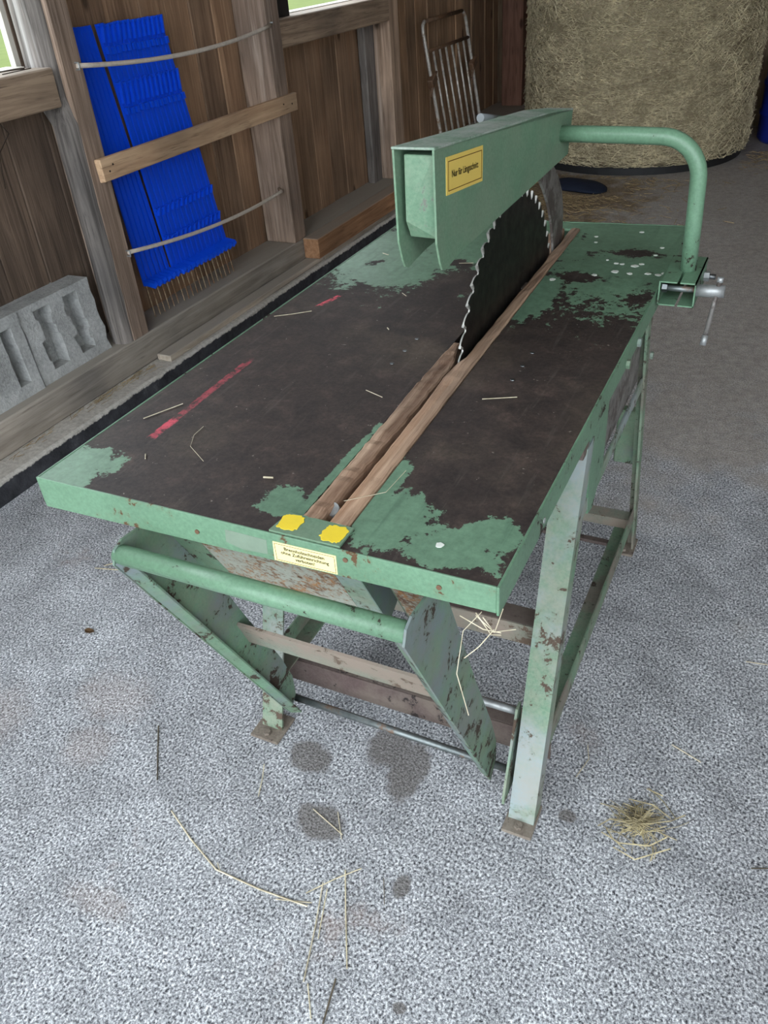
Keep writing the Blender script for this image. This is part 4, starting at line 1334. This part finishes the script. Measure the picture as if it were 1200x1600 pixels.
zt_ = H + 0.0018
on_top = [([(0.042, 0.221), (0.078, 0.293)], 0.0016), ([(0.388, 0.448), (0.43, 0.431)], 0.0013), ([(0.607, 0.479), (0.664, 0.505)], 0.0016),
          ([(0.017, 0.72), (0.05, 0.742), (0.087, 0.772)], 0.0014), ([(0.17, 0.232), (0.172, 0.20), (0.19, 0.165), (0.242, 0.131)], 0.0007),
          ([(0.366, 0.122), (0.382, 0.126)], 0.003), ([(0.575, 0.215), (0.571, 0.148), (0.524, 0.1)], 0.0009), ([(0.30, 1.16), (0.335, 1.17)], 0.0014),
          ([(0.245, 0.93), (0.262, 0.915)], 0.0014), ([(0.30, 0.73), (0.307, 0.722)], 0.002), ([(0.13, 0.118), (0.14, 0.105)], 0.0016), ([(0.07, 1.19), (0.092, 1.18)], 0.0014)]
top_labels = ['straight straw piece beside the long red chalk streak', 'short straw piece midway between the red chalk streak and the wooden inserts',
              'straight straw piece between the wooden inserts and the long table edge', 'curved straw piece ending at the short bright red mark',
              'thin bent hair-like stalk on the brown tabletop', 'stubby pale wood chip on the brown tabletop near the yellow patches',
              'thin bent straw reaching over the wooden insert by the steel pin', 'short straw piece on the tabletop behind the guard tip']
for ti, (p, r) in enumerate(on_top):
    stalk('straw_stalk', [(q[0], q[1], zt_ + (0.004 if abs(q[0] - .524) < .02 and q[1] < .2 else 0)) for q in p], r * 0.72, m_straw, top_labels[ti] if ti < len(top_labels) else 'tiny pale chip of straw lying on the worn tabletop', 'straw', 'straw bits on the tabletop')
fz = 0.0025
on_floor = [([(0.056, -0.021), (0.14, -0.062), (0.232, -0.099), (0.34, -0.10), (0.446, -0.093)], 0.0022, 0), ([(0.225, -0.085), (0.24, -0.098), (0.33, -0.10)], 0.0014, 0),
            ([(0.38, -0.105), (0.451, -0.083)], 0.0014, 0), ([(0.451, -0.037), (0.48, -0.12), (0.511, -0.22)], 0.0018, 0), ([(0.465, -0.045), (0.497, -0.14)], 0.0014, 1),
            ([(0.48, 0.005), (0.52, -0.07), (0.574, -0.168)], 0.0017, 1), ([(0.509, 0.021), (0.47, -0.02), (0.43, -0.07)], 0.0014, 1), ([(0.348, 0.105), (0.437, 0.074)], 0.0016, 0),
            ([(0.402, 0.119), (0.44, 0.064)], 0.0013, 0), ([(-0.126, 0.164), (-0.07, 0.09), (-0.026, 0.033)], 0.0020, 2), ([(0.182, 0.166), (0.20, 0.13), (0.217, 0.086)], 0.0013, 1),
            ([(1.029, 0.569), (1.095, 0.544)], 0.0018, 0), ([(0.852, 0.402), (0.866, 0.46), (0.854, 0.498)], 0.0012, 1), ([(1.153, 0.898), (1.204, 0.906)], 0.0016, 0),
            ([(1.221, 0.321), (1.255, 0.335)], 0.0018, 2), ([(0.563, -0.192), (0.578, -0.268)], 0.0022, 2), ([(0.52, -0.22), (0.555, -0.27)], 0.0014, 1), ([(0.56, 0.02), (0.585, -0.03)], 0.0011, 2),
            ([(-0.7, 0.62), (-0.66, 0.66)], 0.002, 1), ([(-0.72, 0.60), (-0.64, 0.62)], 0.002, 1)]
floor_labels = {0: 'long kinked straw stalk with sharp bends on the concrete', 1: 'short pale straw lying along the long kinked stalk at its bend', 3: 'long pale straw stalk pointing away from the end of the kinked stalk',
                7: 'short pale straw on the dark stain with another straw', 9: 'lone thick dark stalk on pale concrete left of the left front foot', 11: 'single pale straw on bare concrete beyond the straw heap', 14: 'short dark stalk on the concrete beside the straw heap'}
for fi, (p, r, c) in enumerate(on_floor):
    lab = floor_labels.get(fi) or ('long pale straw stalk lying on the grey concrete floor', 'thin dull straw stalk lying on the grey concrete floor', 'thin dark stalk lying on the grey concrete floor')[c]
    stalk('straw_stalk', [(q[0], q[1], fz) for q in p], r, (m_straw, m_straw_dull, m_straw_dark)[c], lab, 'straw', ('pale straw stalks on the floor', 'dull straw stalks on the floor', 'dark stalks on the floor')[c])
# small heap of straw
items = []
for i in range(120):
    a = random.uniform(0, 2 * pi); d = abs(random.gauss(0, 0.03))
    x, y = 1.003 + d * cos(a), 0.335 + d * sin(a)
    b, l = random.uniform(0, pi), random.uniform(0.02, 0.09)
    z = random.uniform(0.002, 0.022) * max(0.2, 1 - d / 0.07)
    items.append(([(x - l / 2 * cos(b), y - l / 2 * sin(b), max(.002, z + random.uniform(-.01, .01))), (x, y, z + .003), (x + l / 2 * cos(b + .2), y + l / 2 * sin(b + .2), max(.002, z + random.uniform(-.01, .012)))], random.uniform(0.0005, 0.0012)))
for p in ([(0.925, 0.296), (0.945, 0.318), (1.00, 0.338)], [(0.935, 0.285), (0.975, 0.27), (1.03, 0.29), (1.06, 0.32)], [(0.97, 0.385), (1.02, 0.385), (1.06, 0.37)], [(0.965, 0.26), (1.01, 0.245), (1.07, 0.30)],
          [(1.0, 0.33), (1.06, 0.36), (1.085, 0.39)], [(0.94, 0.30), (0.96, 0.275), (0.99, 0.262)], [(1.0, 0.425), (1.035, 0.415)]):
    items.append(([(q[0], q[1], 0.008 + 0.006 * (i % 2)) for i, q in enumerate(p)], 0.0014))
tag(strands('straw_heap', items, m_heap, origin=(1.0, 0.335, 0)), 'small tangled heap of straw on the concrete beside the front leg', 'straw', None, 'stuff')
# straw caught under the table corner
items = []
for p in ([(0.775, 0.01, 0.80), (0.755, -0.01, 0.775), (0.748, -0.02, 0.70), (0.765, -0.02, 0.62)], [(0.77, 0.0, 0.80), (0.80, -0.012, 0.79), (0.83, -0.012, 0.805)], [(0.78, 0.0, 0.80), (0.80, -0.01, 0.788), (0.81, -0.006, 0.83)],
          [(0.75, -0.008, 0.80), (0.785, -0.012, 0.79), (0.81, -0.012, 0.792)], [(0.80, -0.012, 0.795), (0.78, -0.016, 0.76), (0.76, -0.02, 0.735)], [(0.77, 0.0, 0.805), (0.795, -0.01, 0.782), (0.81, -0.012, 0.788)]):
    items.append((p, 0.0008))
tag(strands('straw_tuft', items, m_straw, origin=(0.78, 0, 0.8)), 'wisp of straw caught under the corner of the green table', 'straw')
# dead leaf and straw along the curb
def leaf(cx, cy, z, s, label):
    V = [(cx + s * a, cy + s * b, z + s * c) for a, b, c in [(-1, 0, 0), (-.4, .4, .25), (.4, .45, .1), (1, 0, .3), (.5, -.4, .2), (-.3, -.45, .1), (0, 0, -.02)]]
    o = meshobj('dry_leaf', V, [(6, i, (i + 1) % 6) for i in range(6)], m_leaf, origin=(cx, cy, z))
    so_ = o.modifiers.new('solid', 'SOLIDIFY'); so_.thickness = 0.001
    tag(o, label, 'leaf')
leaf(-0.53, 0.365, 0.004, 0.02, 'curled brown leaf on the pale concrete left of the cradle')
items = []
for i in range(90):
    y = random.uniform(1.35, 1.72) if i < 60 else random.uniform(0.9, 1.4)
    x = -1.392 + abs(random.gauss(0, 0.02))
    a, l = random.gauss(pi / 2, 0.7), random.uniform(0.015, 0.06)
    items.append(([(x, y, CZ + 0.004), (x + l * cos(a) * .5 + .004, y + l * sin(a), CZ + random.uniform(.004, .012))], 0.0011))
tag(strands('curb_straw', items, m_litter, origin=(-1.38, 1.6, CZ)), 'bits of straw gathered on the curb along the sill', 'straw', None, 'stuff')
stalk('straw_stalk', [(-1.36, 1.80, CZ + 0.012), (-1.30, 1.93, CZ + 0.012)], 0.0016, m_straw, 'single pale straw stalk lying on the concrete curb', 'straw', None)
# twigs and wire on the window rail
stalk('twig', [(-1.50, 1.45, 1.271), (-1.47, 1.52, 1.272), (-1.46, 1.58, 1.270)], 0.003, m_twig, 'longer dark twig lying on the window rail', 'twig', None)
stalk('twig', [(-1.44, 1.46, 1.268), (-1.45, 1.60, 1.268)], 0.0022, m_twig, 'shorter dark twig lying on the window rail', 'twig', None)
stalk('wire', [(-1.413, 1.36, 1.14), (-1.408, 1.385, 1.10), (-1.55, 1.44, 1.02), (-1.575, 1.44, 0.9)], 0.0018, m_twig, 'thin dark wire hanging below the window rail', 'wire', None)
